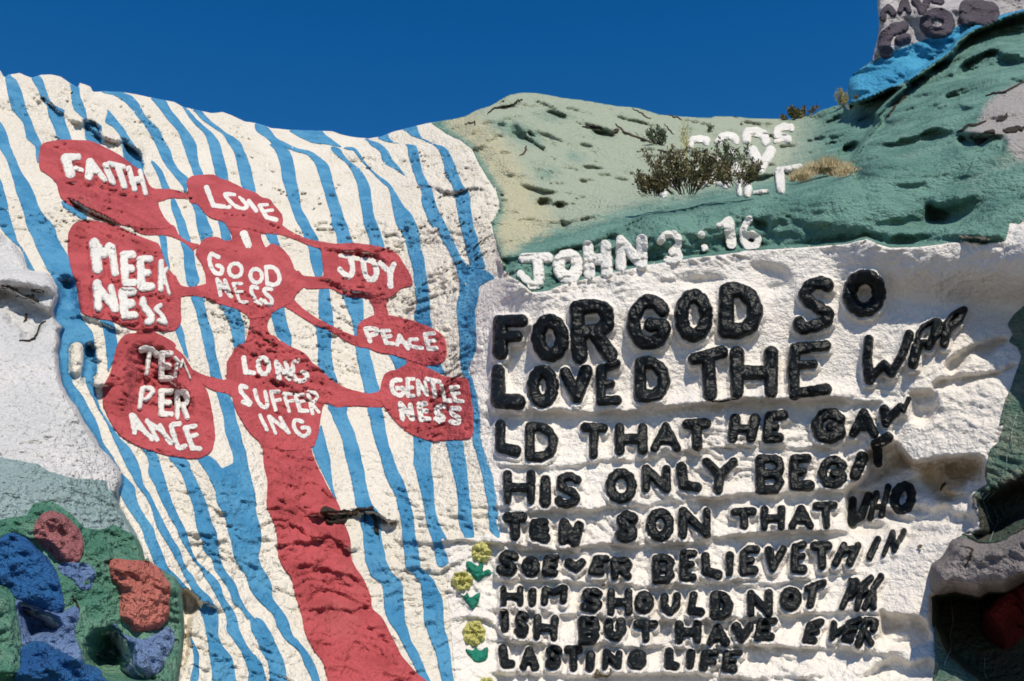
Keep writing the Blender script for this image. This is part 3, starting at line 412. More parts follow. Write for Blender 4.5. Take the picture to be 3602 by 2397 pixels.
# terraces of the bowl and the big lip
def shelf(s, dep, w, a, b):
    """everything above the curve steps back"""
    global BPshift
    L = vcurve(s)(gu)[None, :]; BPshift = BPshift + fade(a, b, 40) * dep * sstep(0, w, L - V) * np.exp(-np.maximum(L - V, 0) / 160.0)
BPshift = np.zeros(U.shape)
shelf("P 400,600 560,590 700,575 830,547 1100,538 1370,528 1600,500 1800,440 1950,390 2150,310", 1.3, 10, 2420, 2980)
shelf("P 850,910 950,890 1100,845 1280,815 1450,762 1620,735 1850,700 2080,670", 1.0, 10, 2560, 2990)
shelf("O 350,330 600,400 700,520 900,640", 0.7, 30, 1740, 1960)
GBL = vcurve(GB); GBd = GBL(gu)[None, :] - V
h -= 0.28 * np.where(GBd > 0, np.minimum(GBd / 12, 1) * np.exp(-GBd / 110.0), 0) * sstep(1780, 1900, U) * (1 - sstep(3150, 3450, U)) * sstep(-10, 10, sd['green']) * (1 - sstep(-20, 0, sd['bowl']))
h += 0.10 * np.where(GBd < 0, np.exp(GBd / 90.0), 0) * fade(1780, 3500, 60)
h += sgreen * (1 - sstep(-40, 20, sd['bowl'])) * (0.22 * fbm(q * 0.75 + 44, 2) + 0.045 * np.clip(.4 - np.abs(fbm(qw * A3(.9, .9, 2.0) + 52, 3)) * 2.4, -.8, .4))
dcr = seg_dist(U, V, smooth(pts(CREASE), False)); h -= 0.75 * np.exp(-dcr / 42.0) * sstep(-4, 8, sd['shoulder'])
dlp = seg_dist(U, V, smooth(pts(LIP), False)); h -= 0.28 * np.exp(-dlp / 26.0) * sstep(2, -6, sd['bowl']) * sstep(2080, 2250, U)
ledge("Q 1050,1330 1300,1230 1500,1170 1750,1210 2100,1240", .16, 60, 16, 3110, 3480, .08)
ledge("Q 1700,640 1900,500 2100,450 2300,500", .14, 60, 20, 3350, 3600, .08)
ledge("Q 1500,960 1700,930 1900,980", .13, 50, 16, 3270, 3430, .08)
ledge("Q 1000,1000 1150,900 1290,770 1400,680", .15, 50, 18, 3080, 3240, .08)
ledge("R 650,1000 900,1030 1200,1010 1500,1030 1800,1000 2050,1080", .07, 40, 12, 3060, 3500, .03)
ledge("R 700,880 900,830 1100,800 1300,900 1500,950", .06, 50, 14, 3080, 3330, .03)
ledge("R 1000,440 1200,420 1500,380 1800,330 2000,300", .07, 60, 20, 3170, 3480, .03)
ledge("P 1600,640 1750,560 1900,470 2100,400", .14, 50, 20, 2820, 3000, .06)
# hollow of the lowest left plaque, folds of the mound
def blob(s, amp, w, wob_=1.0):
    global h
    h += amp * sstep(-w * .3, w, poly_sdf(U, V, pts(s)) + wobB * min(1, w / 14) * wob_) * (0.8 + 0.4 * ampN)
blob("Y 600,400 700,270 900,260 1100,340 1240,560 1260,800 1400,900 1500,1150 1420,1300 1150,1340 900,1300 700,1240 590,1150 570,800", -0.22, 62, .2)
blob("A 380,370 510,470 520,500 440,460 380,430", -.14, 12); blob("A 770,580 930,650 930,800 850,760 770,670", -.16, 14); blob("A 1120,740 1300,880 1320,1050 1200,980 1120,850", -.16, 16)
ledge("P -200,1400 200,1340 600,1300 1000,1290 1300,1370 1600,1320 1850,1230", .10, 140, 60, 2120, 2950, .03)
ledge("P 560,588 700,573 830,545 1100,536 1370,526 1600,500 1800,440 1950,390 2150,310", .20, 45, 22, 2430, 2980, .10)
ledge("P 950,885 1100,842 1280,813 1450,760 1620,733 1850,700 2080,670", .16, 40, 16, 2570, 2980, .08)
blob("T 620,430 900,330 1010,400 1130,560 1400,490 1850,480 1930,650 1900,850 1800,950 1850,1250 1600,1400 1300,1430 1000,1470 900,1300 780,1350 420,1330 390,1100 400,850 600,700", -0.34, 22)
blob("U 760,780 900,830 1200,850 1320,1000 1320,1150 1100,1200 900,1220 780,1150 740,980", -0.20, 26)
blob("U 900,1280 1100,1350 1340,1330 1340,1568 600,1568 700,1400", -0.15, 30)
blob("J 350,330 560,330 720,400 760,560 600,650 480,620 370,480", -0.09, 40); blob("I 1560,500 1900,430 2180,460 2100,560 1800,560", -0.07, 36)
blob("A 640,1310 800,1400 1000,1480 1100,1560 1000,1560 800,1480 660,1390", -0.07, 16)
blob("C 0,560 200,640 340,690 480,780 500,850 420,900 340,1000 300,1060 200,1060 160,960 60,880 0,800 -200,700", -0.22, 25)
blob("C -200,380 100,400 300,400 480,480 520,560 510,640 350,600 100,560 -200,500", 0.18, 30)
blob("C 540,480 700,500 740,800 650,860 500,830", -0.18, 40)
blob("C 640,1070 760,1070 770,1340 640,1350", 0.10, 18)
blob("C 770,1100 880,1100 880,1420 750,1440", -0.14, 18)
blob("R 1650,-60 2150,-60 2090,140 1900,160 1750,150 1660,110", -0.16, 20)
blob("R 1290,690 1500,740 1560,820 1440,920 1300,880", -0.13, 24)
blob("R 1300,600 1450,520 1700,490 1850,560 1750,700 1500,820 1320,760", 0.14, 50)
blob("R 1290,770 1500,830 1750,720 1900,650 1850,790 1600,920 1300,900", -0.09, 40)
blob("G 830,1150 1050,1100 1180,1300 1230,1500 1400,1568 800,1568 760,1350", -0.30, 60)
blob("G 160,900 330,920 530,1050 520,1180 400,1200 250,1240 200,1150", -0.26, 45)
blob("G -300,720 60,740 140,850 180,1000 200,1250 200,1568 -300,1568", .16, 50)
blob("G 1650,740 1790,760 1850,900 1760,1000 1740,1300 1640,1500 1650,1100", -0.20, 18)
blob("S 1500,830 1850,650 2200,600 2000,800 1900,830 1780,800 1640,960 1500,1020", -0.16, 24)
blob("S 1100,1200 1400,1200 1350,1500 1200,1560 1100,1450", -0.14, 26)
blob("S 1450,1020 2000,970 2250,900 2100,1020 1800,1100 1600,1170 1350,1170", -0.14, 22)
blob("O 380,380 500,310 650,400 800,560 820,620 640,560 480,470", -0.30, 22)
blob("O 750,1060 860,1030 870,1100 760,1150", -0.12, 14); blob("O 930,1080 1000,1080 1010,1130 940,1140", -0.10, 12)
blob("O 1250,420 1400,420 1450,480 1300,480", -0.14, 14); blob("O 950,1200 1020,1260 1030,1350 960,1330", -0.08, 14)
blob("O 830,240 950,230 1080,290 980,330 860,300", -0.12, 14)
blob("P 1690,290 1830,280 1800,340 1720,340", -0.12, 24); blob("P 1920,640 2100,520 2150,560 2080,680 1940,690", -0.35, 18)
blob("P 1180,1230 1310,1250 1290,1330 1200,1320", -0.10, 16)
blob("Q 1750,600 2000,470 2300,520 2352,600 2100,700 1800,750", -0.35, 30)
blob("Q 1250,1180 1390,1120 1400,1200 1270,1230", -0.10, 24)
blob("Q 1640,900 1740,880 1760,940 1660,950", -0.14, 20)
for (a, b, r) in ((945, 100, 30), (1230, 1080, 22), (1320, 1140, 16), (830, 980, 14)):
    pass
for s in ("B 30,900 100,960", "B 100,1000 140,1100", "B 190,1120 190,1200", "B 230,1290 232,1292", "B 185,1350 187,1352", "B 1270,0 1272,2", "O 820,600 850,610", "O 1080,670 1110,670"):
    p_ = pts(s); h += -0.045 * sstep(-4, 10, 12 - seg_dist(U, V, p_))
# plaques are slightly swollen
# letters stand on plaster pedestals
for wi, w in enumerate(WORDS):
    ped = w['relief'][1]
    if ped <= 0.02: continue
    for li, st in enumerate(w['st']):
        a = np.vstack([s[0] for s in st]); m = 55
        j = np.where((gu > a[:, 0].min() - m) & (gu < a[:, 0].max() + m))[0]; i = np.where((gv > a[:, 1].min() - m) & (gv < a[:, 1].max() + m))[0]
        sl = (slice(i[0], i[-1] + 1), slice(j[0], j[-1] + 1))
        f = np.maximum(stroke_sdf(U[sl], V[sl], st, wi * 10 + li), stroke_sdf(U[sl], V[sl] - 9, st, wi * 10 + li) + 2)
        w.setdefault('ped', {})
        h[sl] += ped * np.maximum(sstep(-9, 0, f), 0)
Y = Y + BPshift
dd = Y / (cos(PITCH) - t_ * sin(PITCH))
BP = np.stack([x_ * dd, Y, CAMZ + dd * (sin(PITCH) + t_ * cos(PITCH))], -1)
hs = h * np.clip(dd / 11.0, 0.8, 1.5)
N0 = normals(BP); flip = (N0 * (BP - np.array([0, 0, CAMZ]))).sum(2) > 0; N0[flip] *= -1
# relief is measured square to the hill but moved towards the eye height, so steep places do not fold
view = (BP - np.array([0, 0, CAMZ])); view /= np.linalg.norm(view, axis=2)[..., None]
cosv = np.maximum(-(N0 * view).sum(2), 0.5)
GP = BP - view * (hs / cosv)[..., None]
D0 = N0 * 0.5 - view; D0 /= np.linalg.norm(D0, axis=2)[..., None]
GN = normals(GP); flip = (GN * (GP - np.array([0, 0, CAMZ]))).sum(2) > 0; GN[flip] *= -1
# a smoothed copy of the surface that the moulded letters ride on
def blur(A, n):
    A = np.asarray(A)
    for ax in (0, 1):
        k = np.zeros_like(A); w = 0
        for d in range(-n, n + 1):
            k += np.roll(A, d, axis=ax); w += 1
        A = k / w
    return A
ddg = ((GP - np.array([0, 0, CAMZ])) * view).sum(2); ddb = blur(blur(ddg, 4), 3)
GPB = GP + view * np.clip(ddb - ddg - 0.012, -0.13, 0.0)[..., None]
# lift direction for layers: a smoothed outward direction
def at(u, v, lift=0.0):
    uu, vv = np.array([float(u)]), np.array([float(v)])
    p = bil(gu, gv, GP, uu, vv)[0]; n = bil(gu, gv, D0, uu, vv)[0]
    return Vector(p + n * lift)
# ------------------------------------------------------------------ paints
def paint(name, col, col2=None, dirt=(0.42, 0.32, 0.22), dirt_amt=0.0, rough=0.75, bump=0.5, vscale=1.2, mixes=(), spec=0.3, grain=55.0, speck=0.0, streak=0.0):
    m = bpy.data.materials.new(name); m.use_nodes = True; nt = m.node_tree; nd = nt.nodes; lk = nt.links
    b = nd['Principled BSDF']; b.inputs['Roughness'].default_value = rough; b.inputs['Specular IOR Level'].default_value = spec
    geo = nd.new('ShaderNodeNewGeometry')
    def noise(scale, detail=4, rough_=0.55):
        n = nd.new('ShaderNodeTexNoise'); n.inputs['Scale'].default_value = scale; n.inputs['Detail'].default_value = detail
        n.inputs['Roughness'].default_value = rough_; lk.new(geo.outputs['Position'], n.inputs['Vector']); return n.outputs['Fac']
    def ramp(x, a, c, lo=0.0, hi=1.0):
        r = nd.new('ShaderNodeMapRange'); r.interpolation_type = 'SMOOTHSTEP'
        for k, val in zip(('From Min', 'From Max', 'To Min', 'To Max'), (a, c, lo, hi)): r.inputs[k].default_value = val
        lk.new(x, r.inputs['Value']); return r.outputs[0]
    def mixc(fac, c1, c2):
        n = nd.new('ShaderNodeMix'); n.data_type = 'RGBA'
        for sock, c in ((n.inputs[6], c1), (n.inputs[7], c2)):
            if isinstance(c, tuple): sock.default_value = (*c, 1)
            else: lk.new(c, sock)
        lk.new(fac, n.inputs[0]); return n.outputs[2]
    if col2 is None: col2 = tuple(c * 0.86 for c in col)
    c = mixc(ramp(noise(vscale, 5), 0.38, 0.62), col, col2)
    for attr, ac in mixes:
        a = nd.new('ShaderNodeAttribute'); a.attribute_name = attr
        ad = nd.new('ShaderNodeMath'); ad.operation = 'MULTIPLY_ADD'; lk.new(noise(7, 8, .75), ad.inputs[0]); ad.inputs[1].default_value = 1.3; lk.new(a.outputs['Fac'], ad.inputs[2])
        c = mixc(ramp(ad.outputs[0], 0.85, 1.45), c, ac)
    if dirt_amt > 0:
        c = mixc(ramp(noise(0.9, 6, .65), 0.56, 0.80, 0, dirt_amt), c, dirt)
    if speck > 0:
        c = mixc(ramp(noise(26, 2), 0.66, 0.78, 0, speck), c, dirt)
    n1 = noise(grain, 4, 0.6)
    c = mixc(ramp(n1, 0.2, 0.8, 0.10, 0.0), c, (0.05, 0.05, 0.05))
    if streak > 0:
        mp = nd.new('ShaderNodeMapping'); mp.inputs['Scale'].default_value = (13, 13, 1.6); lk.new(geo.outputs['Position'], mp.inputs['Vector'])
        sn = nd.new('ShaderNodeTexNoise'); sn.inputs['Scale'].default_value = 1.0; sn.inputs['Detail'].default_value = 5; sn.inputs['Roughness'].default_value = .7; lk.new(mp.outputs[0], sn.inputs['Vector'])
        c = mixc(ramp(sn.outputs['Fac'], 0.58, 0.78, 0, streak), c, dirt)
    lk.new(c, b.inputs['Base Color'])
    n2 = noise(grain * 0.33, 3, 0.55)
    ad = nd.new('ShaderNodeMath'); ad.operation = 'MULTIPLY_ADD'; lk.new(n2, ad.inputs[0]); ad.inputs[1].default_value = 4.5; lk.new(n1, ad.inputs[2])
    bp = nd.new('ShaderNodeBump'); bp.inputs['Strength'].default_value = min(bump * 1.25, 1); bp.inputs['Distance'].default_value = 0.028
    lk.new(ad.outputs[0], bp.inputs['Height']); lk.new(bp.outputs[0], b.inputs['Normal'])
    return m
M = {
 'cream': paint('cream_wall_paint', (0.86, 0.80, 0.69), (0.81, 0.75, 0.635), dirt_amt=0.3, speck=0.3, streak=.25, bump=.58),
 'wall': paint('white_wall_paint', (0.87, 0.82, 0.75), (0.80, 0.755, 0.70), dirt=(0.50, 0.37, 0.23), dirt_amt=0.35, speck=0.18, streak=.4, mixes=(('stain', (0.42, 0.31, 0.19)),), bump=.46),
 'blue': paint('blue_paint', (0.085, 0.31, 0.52), (0.045, 0.235, 0.44), dirt=(0.20, 0.42, 0.58), dirt_amt=0.5, bump=.5, vscale=2.6),
 'red': paint('red_paint', (0.51, 0.085, 0.093), (0.40, 0.060, 0.066), dirt=(0.56, 0.15, 0.14), dirt_amt=0.5, bump=.5, vscale=2.6),
 'black': paint('black_paint', (0.005, 0.0075, 0.0085), (0.007, 0.010, 0.011), dirt=(0.02, 0.026, 0.026), dirt_amt=0.3, rough=0.40, spec=0.17, bump=.3, grain=20),
 'white': paint('white_letter_paint', (0.84, 0.81, 0.75), (0.76, 0.74, 0.69), dirt=(0.55, 0.5, 0.42), dirt_amt=0.2, bump=.5),
 'plum': paint('plum_grey_paint', (0.062, 0.045, 0.062), (0.085, 0.07, 0.09), bump=.6),
 'green': paint('green_hill_paint', (0.17, 0.34, 0.28), (0.10, 0.235, 0.195), dirt=(0.48, 0.52, 0.42), dirt_amt=0.5, speck=.15, mixes=(('sage', (0.44, 0.50, 0.38)), ('yellow', (0.57, 0.55, 0.37)), ('soil', (0.42, 0.39, 0.375))), bump=.72, vscale=1.6),
 'band': paint('bright_blue_paint', (0.06, 0.36, 0.58), (0.03, 0.27, 0.48), bump=.8, grain=30),
 'towerw': paint('block_white_paint', (0.66, 0.62, 0.62), (0.52, 0.49, 0.50), dirt=(0.4, 0.36, 0.28), dirt_amt=.4, bump=.8),
 'moundw': paint('mound_white_paint', (0.80, 0.78, 0.76), (0.70, 0.70, 0.69), dirt=(0.5, 0.45, 0.36), dirt_amt=.25, speck=.3, bump=.7),
 'mgrey': paint('grey_green_paint', (0.30, 0.43, 0.42), (0.37, 0.48, 0.48), dirt=(0.2, 0.33, 0.28), dirt_amt=.4, speck=.25, bump=.8),
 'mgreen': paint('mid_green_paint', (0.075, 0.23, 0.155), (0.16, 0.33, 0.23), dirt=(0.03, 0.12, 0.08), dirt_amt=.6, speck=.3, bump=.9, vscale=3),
 'mauve': paint('mauve_grey_paint', (0.33, 0.29, 0.29), (0.25, 0.23, 0.23), dirt=(0.10, 0.16, 0.12), dirt_amt=.5, speck=.3, bump=1),
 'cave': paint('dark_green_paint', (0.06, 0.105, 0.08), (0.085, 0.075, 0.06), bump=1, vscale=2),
 'dgreen': paint('weathered_green_paint', (0.10, 0.19, 0.145), (0.20, 0.25, 0.19), dirt=(0.45, 0.43, 0.34), dirt_amt=.5, bump=1, vscale=4),
 'rockred': paint('dusky_red_paint', (0.40, 0.15, 0.155), (0.32, 0.11, 0.115), bump=.9),
 'rocksalmon': paint('salmon_paint', (0.62, 0.20, 0.155), (0.52, 0.155, 0.12), bump=.9),
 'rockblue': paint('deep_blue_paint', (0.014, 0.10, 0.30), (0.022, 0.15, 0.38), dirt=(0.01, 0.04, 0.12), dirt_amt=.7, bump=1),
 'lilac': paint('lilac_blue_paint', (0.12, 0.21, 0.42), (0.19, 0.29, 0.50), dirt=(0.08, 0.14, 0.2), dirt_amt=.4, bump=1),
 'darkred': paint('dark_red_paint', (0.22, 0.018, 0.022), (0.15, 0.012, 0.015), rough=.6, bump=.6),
 'yellow': paint('yellow_paint', (0.80, 0.78, 0.30), (0.72, 0.68, 0.22), bump=.8),
 'leaf': paint('leaf_green_paint', (0.015, 0.26, 0.17), (0.012, 0.20, 0.13), bump=.7),
 'soil': paint('dark_soil', (0.030, 0.022, 0.014), (0.05, 0.035, 0.02), bump=1),
 'straw': paint('straw', (0.40, 0.27, 0.10), (0.30, 0.2, 0.08), bump=.2),
 'adobe': paint('bare_adobe', (0.30, 0.23, 0.15), (0.22, 0.16, 0.10), bump=1),
 'ground': paint('desert_ground', (0.36, 0.29, 0.21), (0.30, 0.24, 0.17), bump=1, vscale=.3),
 'twig': paint('dark_twig', (0.055, 0.038, 0.026), (0.09, 0.065, 0.045), bump=.3),
}
def foliage(name, cols, trans=0.25):
    m = bpy.data.materials.new(name); m.use_nodes = True; nt = m.node_tree; b = nt.nodes['Principled BSDF']; b.inputs['Roughness'].default_value = .6
    a = nt.nodes.new('ShaderNodeNewGeometry'); r = nt.nodes.new('ShaderNodeValToRGB'); el = r.color_ramp.elements
    el[0].color = (*cols[0], 1); el[1].color = (*cols[-1], 1)
    for k, c in enumerate(cols[1:-1]): e = el.new((k + 1) / (len(cols) - 1)); e.color = (*c, 1)
    nt.links.new(a.outputs['Random Per Island'], r.inputs[0]); nt.links.new(r.outputs[0], b.inputs['Base Color'])
    return m
M['brush'] = foliage('dry_brush_leaves', [(0.12, 0.08, 0.035), (0.12, 0.13, 0.045), (0.22, 0.16, 0.06), (0.08, 0.11, 0.04), (0.26, 0.22, 0.10), (0.06, 0.04, 0.02)])
M['greenleaf'] = foliage('creosote_leaves', [(0.05, 0.085, 0.04), (0.10, 0.14, 0.055), (0.04, 0.055, 0.03), (0.13, 0.14, 0.06)])
M['grass'] = foliage('dry_grass_blades', [(0.46, 0.37, 0.17), (0.30, 0.21, 0.09), (0.58, 0.48, 0.27), (0.38, 0.26, 0.12)])
M['stalk'] = foliage('pale_stalk', [(0.42, 0.40, 0.16), (0.50, 0.45, 0.2)])

# ------------------------------------------------------------------ meshing: keep the part of a grid where F > 0
def clip_mesh(F, P, N, skirt=0.03, keepskirt=None):
    nv, nu = F.shape; ins = F > 0
    idx = -np.ones(F.shape, dtype=np.int64); idx[ins] = np.arange(ins.sum())
    verts = [P[ins]]; nrm = N[ins]; base = int(ins.sum())
    a, b, c, d = ins[:-1, :-1], ins[:-1, 1:], ins[1:, 1:], ins[1:, :-1]
    cnt = a.astype(int) + b + c + d
    ii, jj = np.where(cnt == 4)
    quads = np.stack([idx[ii, jj], idx[ii + 1, jj], idx[ii + 1, jj + 1], idx[ii, jj + 1]], 1)
    extra, ek, en = [], {}, []
    faces = []; edges = []
    def ev(p, q_):
        key = (p, q_) if p < q_ else (q_, p)
        if key in ek: return ek[key]
        f0, f1 = F[p], F[q_]; t = f0 / (f0 - f1); t = min(max(t, 0.02), 0.98)
        extra.append(P[p] * (1 - t) + P[q_] * t); en.append(N[p] * (1 - t) + N[q_] * t)
        ek[key] = base + len(extra) - 1; return ek[key]
    for i, j in zip(*np.where((cnt > 0) & (cnt < 4))):
        cs = ((i, j), (i + 1, j), (i + 1, j + 1), (i, j + 1)); poly = []; cross = []
        for k in range(4):
            p, q_ = cs[k], cs[(k + 1) % 4]
            if ins[p]: poly.append(int(idx[p]))
            if ins[p] != ins[q_]:
                e = ev(p, q_); poly.append(e); cross.append((e, ins[p]))
        if len(cross) == 4:  # two separate corners
            for k in range(4):
                if ins[cs[k]]:
                    e1 = ev(cs[k], cs[(k + 1) % 4]); e0 = ev(cs[k - 1], cs[k]); faces.append((e0, int(idx[cs[k]]), e1)); edges.append((e1, e0))
            continue
        if len(poly) >= 3: faces.append(tuple(poly))
        o = [e for e, fl in cross if fl]; n_ = [e for e, fl in cross if not fl]
        if o and n_: edges.append((o[0], n_[0]))
    Vt = np.vstack([verts[0], np.array(extra)]) if extra else verts[0]
    Nt = np.vstack([nrm, np.array(en)]) if extra else nrm
    nV = len(Vt)
    if skirt and edges:
        be = sorted({e for ed in edges for e in ed}); mp = {e: nV + k for k, e in enumerate(be)}
        Vt = np.vstack([Vt, Vt[be] - Nt[be] * skirt])
        for e0, e1 in edges: faces.append((e1, e0, mp[e0], mp[e1]))
    return Vt, quads, faces, edges, nV
def to_obj(name, Vt, quads, faces, mat, parent=None, attrs=None, F=None):
    me = bpy.data.meshes.new(name)
    nq = len(quads); fl = [len(f) for f in faces]
    loops = np.concatenate([quads.ravel() if nq else np.zeros(0, int), np.array([x for f in faces for x in f], dtype=int)]).astype(np.int32)
    tot = np.concatenate([np.full(nq, 4), np.array(fl, dtype=int)]).astype(np.int32)
    start = np.concatenate([[0], np.cumsum(tot)[:-1]]).astype(np.int32)
    me.vertices.add(len(Vt)); me.vertices.foreach_set('co', np.asarray(Vt, dtype=np.float32).ravel())
    me.loops.add(len(loops)); me.loops.foreach_set('vertex_index', loops)
    me.polygons.add(len(tot)); me.polygons.foreach_set('loop_start', start); me.polygons.foreach_set('loop_total', tot)
    me.update(calc_edges=True); me.validate()
    me.polygons.foreach_set('use_smooth', np.ones(len(me.polygons), dtype=bool))
    if attrs:
        for k, arr in attrs.items():
            at_ = me.attributes.new(k, 'FLOAT', 'POINT'); full = np.zeros(len(me.vertices), dtype=np.float32); full[:len(arr)] = arr; at_.data.foreach_set('value', full)
    me.materials.append(M[mat] if isinstance(mat, str) else mat)
    o = bpy.data.objects.new(name, me); C.objects.link(o)
    if parent: o.parent = parent; o.matrix_parent_inverse = parent.matrix_world.inverted()
    return o
def empty(name, loc):
    o = bpy.data.objects.new(name, None); C.objects.link(o); o.location = loc; o.empty_display_size = 0.1
    o.matrix_world = __import__('mathutils').Matrix.Translation(loc); return o
def tag(o, label=None, cat=None, group=None, kind=None):
    if label: o['label'] = label
    if cat: o['category'] = cat
    if group: o['group'] = group
    if kind: o['kind'] = kind
    return o
UVN = np.stack([U / 40, V / 40, np.zeros(U.shape)], -1)
wob = 2.2 * perlin(UVN) + 1.2 * perlin(UVN * 3.1 + 7)
def sub(F, m=3):
    i, j = np.where(F > -m * ST)
    if len(i) == 0: return None
    return (slice(max(i.min() - 1, 0), i.max() + 2), slice(max(j.min() - 1, 0), j.max() + 2))
def patch(name, F, lift, mat, parent=None, skirt=0.025, attrs=None, dome=None, sl=None):
    """a coat or a body that follows the hill, cut out where F > 0"""
    sl = sl or sub(F)
    if sl is None: return None
    f = F[sl]; L = np.full(f.shape, lift) if dome is None else dome[sl]
    Vt, quads, faces, edges, nV = clip_mesh(f, GP[sl] + D0[sl] * L[..., None], D0[sl], skirt)
    at_ = None
    if attrs:
        # vertices inside come first in row order; boundary ones take the nearest value
        at_ = {}
        from_in = f > 0
        for k, A in attrs.items():
            v_in = A[sl][from_in]; at_[k] = np.concatenate([v_in, np.full(len(Vt) - len(v_in), float(v_in.mean()))])
    return to_obj(name, Vt, quads, faces, mat, parent, at_)

# ------------------------------------------------------------------ the hill: base body, then its differently painted slopes
sky_in = sk + 0.8 * perlin(UVN * 2)
RF = {k: np.minimum(sd[k] + wob, sky_in) for k in sd}
RF['green'] = np.minimum(np.minimum(sd['green'] + wob, sky_in), 40)
regions = [('green', 'green_slope', 'green'), ('wall', 'white_slope', 'wall')]
cover = np.maximum.reduce([np.minimum(RF['green'], sky_in), np.minimum(RF['wall'], sky_in), RF['mound']])
def hillbody():
    F = np.where(cover > 30, -1.0, sky_in)
    Fc = np.minimum(sky_in, 60 - 0 * cover)
    nv, nu = Fc.shape
    Vt, quads, faces, edges, nV = clip_mesh(Fc, GP, D0, 0)
    # drop covered quads
    ins = Fc > 0; cov = (cover[:-1, :-1] > 25) & (cover[1:, 1:] > 25) & (cover[:-1, 1:] > 25) & (cover[1:, :-1] > 25)
    cnt = ins[:-1, :-1].astype(int) + ins[:-1, 1:] + ins[1:, 1:] + ins[1:, :-1]
    keep = ~cov[np.where(cnt == 4)]
    quads = quads[keep]
    # behind the skyline the hill goes back and down
    Vl = [Vt]; n0 = len(Vt); be = sorted({e for ed in edges for e in ed})
    be = [e for e in be if Vt[e][2] > 0.5]
    ring = {e: k for k, e in enumerate(be)}; E = Vt[be]; rings = [be]
    for k, (by, dz) in enumerate(((0.25, 0.0), (0.8, -0.12), (2.0, -0.8), (5.0, -3.0), (12.0, -9.0), (22.0, -20.0))):
        Q = E.copy(); hd = E[:, :2] / np.linalg.norm(E[:, :2], axis=1)[:, None]; Q[:, :2] += hd * by; Q[:, 2] = np.maximum(Q[:, 2] + dz, -0.3); Vl.append(Q); rings.append(list(range(n0, n0 + len(be)))); n0 += len(be)
    fx = []
    for e0, e1 in edges:
        if e0 in ring and e1 in ring:
            a, b_ = ring[e0], ring[e1]
            for k in range(len(rings) - 1): fx.append((rings[k][b_], rings[k][a], rings[k + 1][a], rings[k + 1][b_]))
    return to_obj('hill', np.vstack(Vl), quads, faces + fx, 'cream')
hill = tag(hillbody(), 'cream white hillside with blue painted stripes under a clear sky', kind='structure')
# colour fields of the green hill
sage = sstep(-40, 120, sd['bowl']) * (1 - 0.9 * sstep(2650, 3050, U) ) * 0.85 - 0.25 * sstep(700, 900, V)
for s_ in ('O 250,370 400,310 550,330 720,390 830,540 700,570 450,470', 'O 700,260 950,230 1100,300 900,345', 'O 740,740 950,780 930,860 780,880', 'O 1040,610 1200,640 1180,720 1060,700', 'O 1260,410 1440,430 1450,480 1300,480'):
    sage = sage - 0.4 * sstep(-30, 30, poly_sdf(U, V, pts(s_)))  # hollows: less sage, real teal paint plus their shade put into the colour
yel = sstep(0, 1, 1 - np.clip(seg_dist(U, V, pts("O 60,400 250,560 400,760 500,950 550,1180 700,1230 I 120,60 200,200")) / 150, 0, 1)) * 0.95 * sstep(-40, 60, sd['bowl'])
yel = np.maximum(yel, 0.55 * sstep(900, 700, V) * 0)
soil = sstep(-30, 40, poly_sdf(U, V, pts("Q 1940,1080 2040,900 2352,750 Z 3800,250 3800,600 Q 2352,1500 2200,1400 2150,1280 1800,1230 1900,1150"))) * 1.0
patch('green_slope', RF['green'], 0.006, 'green', attrs={'sage': sage, 'yellow': yel, 'soil': soil}).name = 'green_slope'
tag(bpy.data.objects['green_slope'], 'pale green painted hill with a teal roll above the white wall', kind='structure')
stain = 0.85 * sstep(-40, 60, poly_sdf(U, V, pts("T 800,600 1000,420 1250,520 1800,500 1900,700 1500,1050 1350,1000 1250,900 1050,650 700,800"))) \
      + 0.6 * sstep(-30, 60, poly_sdf(U, V, pts("K 700,110 1500,90 2352,30 2352,130 1500,160 900,160"))) \
      + 0.6 * sstep(-30, 60, poly_sdf(U, V, pts("U 900,850 1300,900 1300,1100 1000,1080 600,1200 500,1500 1200,1568 650,1568 480,1300"))) \
      + 0.5 * sstep(-20, 50, poly_sdf(U, V, pts("S 1200,1150 1400,1220 1300,1330 1120,1250"))) + 0.45 * sstep(-30, 40, poly_sdf(U, V, pts("M 100,260 700,380 900,350 600,420 100,330")))
tag(patch('white_slope', RF['wall'], 0.008, 'wall', attrs={'stain': stain}), 'white painted wall of the hill that carries the verse', kind='structure')
tag(patch('white_mound', RF['mound'], 0.012, 'moundw'), 'smooth white mound at the left foot of the striped slope', kind='structure')
tag(patch('grey_green_bank', RF['mgrey'], 0.020, 'mgrey'), 'grey green bank below the white mound', kind='structure')
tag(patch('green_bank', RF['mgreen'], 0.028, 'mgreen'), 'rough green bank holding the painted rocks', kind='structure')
tag(patch('blue_band_slope', RF['bluec'], 0.02, 'band'), 'bright blue painted band under the white block on the ridge', kind='structure')
tag(patch('weathered_green_slope', RF['rgreen'], 0.03, 'dgreen'), 'weathered dark green shoulder at the right edge', kind='structure')
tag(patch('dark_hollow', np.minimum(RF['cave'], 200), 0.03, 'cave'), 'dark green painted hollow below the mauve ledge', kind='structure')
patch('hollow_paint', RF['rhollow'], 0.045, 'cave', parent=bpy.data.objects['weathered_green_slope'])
tag(patch('mauve_ledge', RF['mauve'], 0.04, 'mauve'), 'mauve grey rock ledge over the dark hollow', kind='structure')
tag(patch('green_step', RF['cavegreen'], 0.05, 'dgreen'), 'green painted foot of the dark hollow', kind='structure')
blk = patch('white_block', RF['towerc'], 0.01, 'towerw'); tag(blk, 'white block on the ridge with purple grey letters', 'monument base'); 
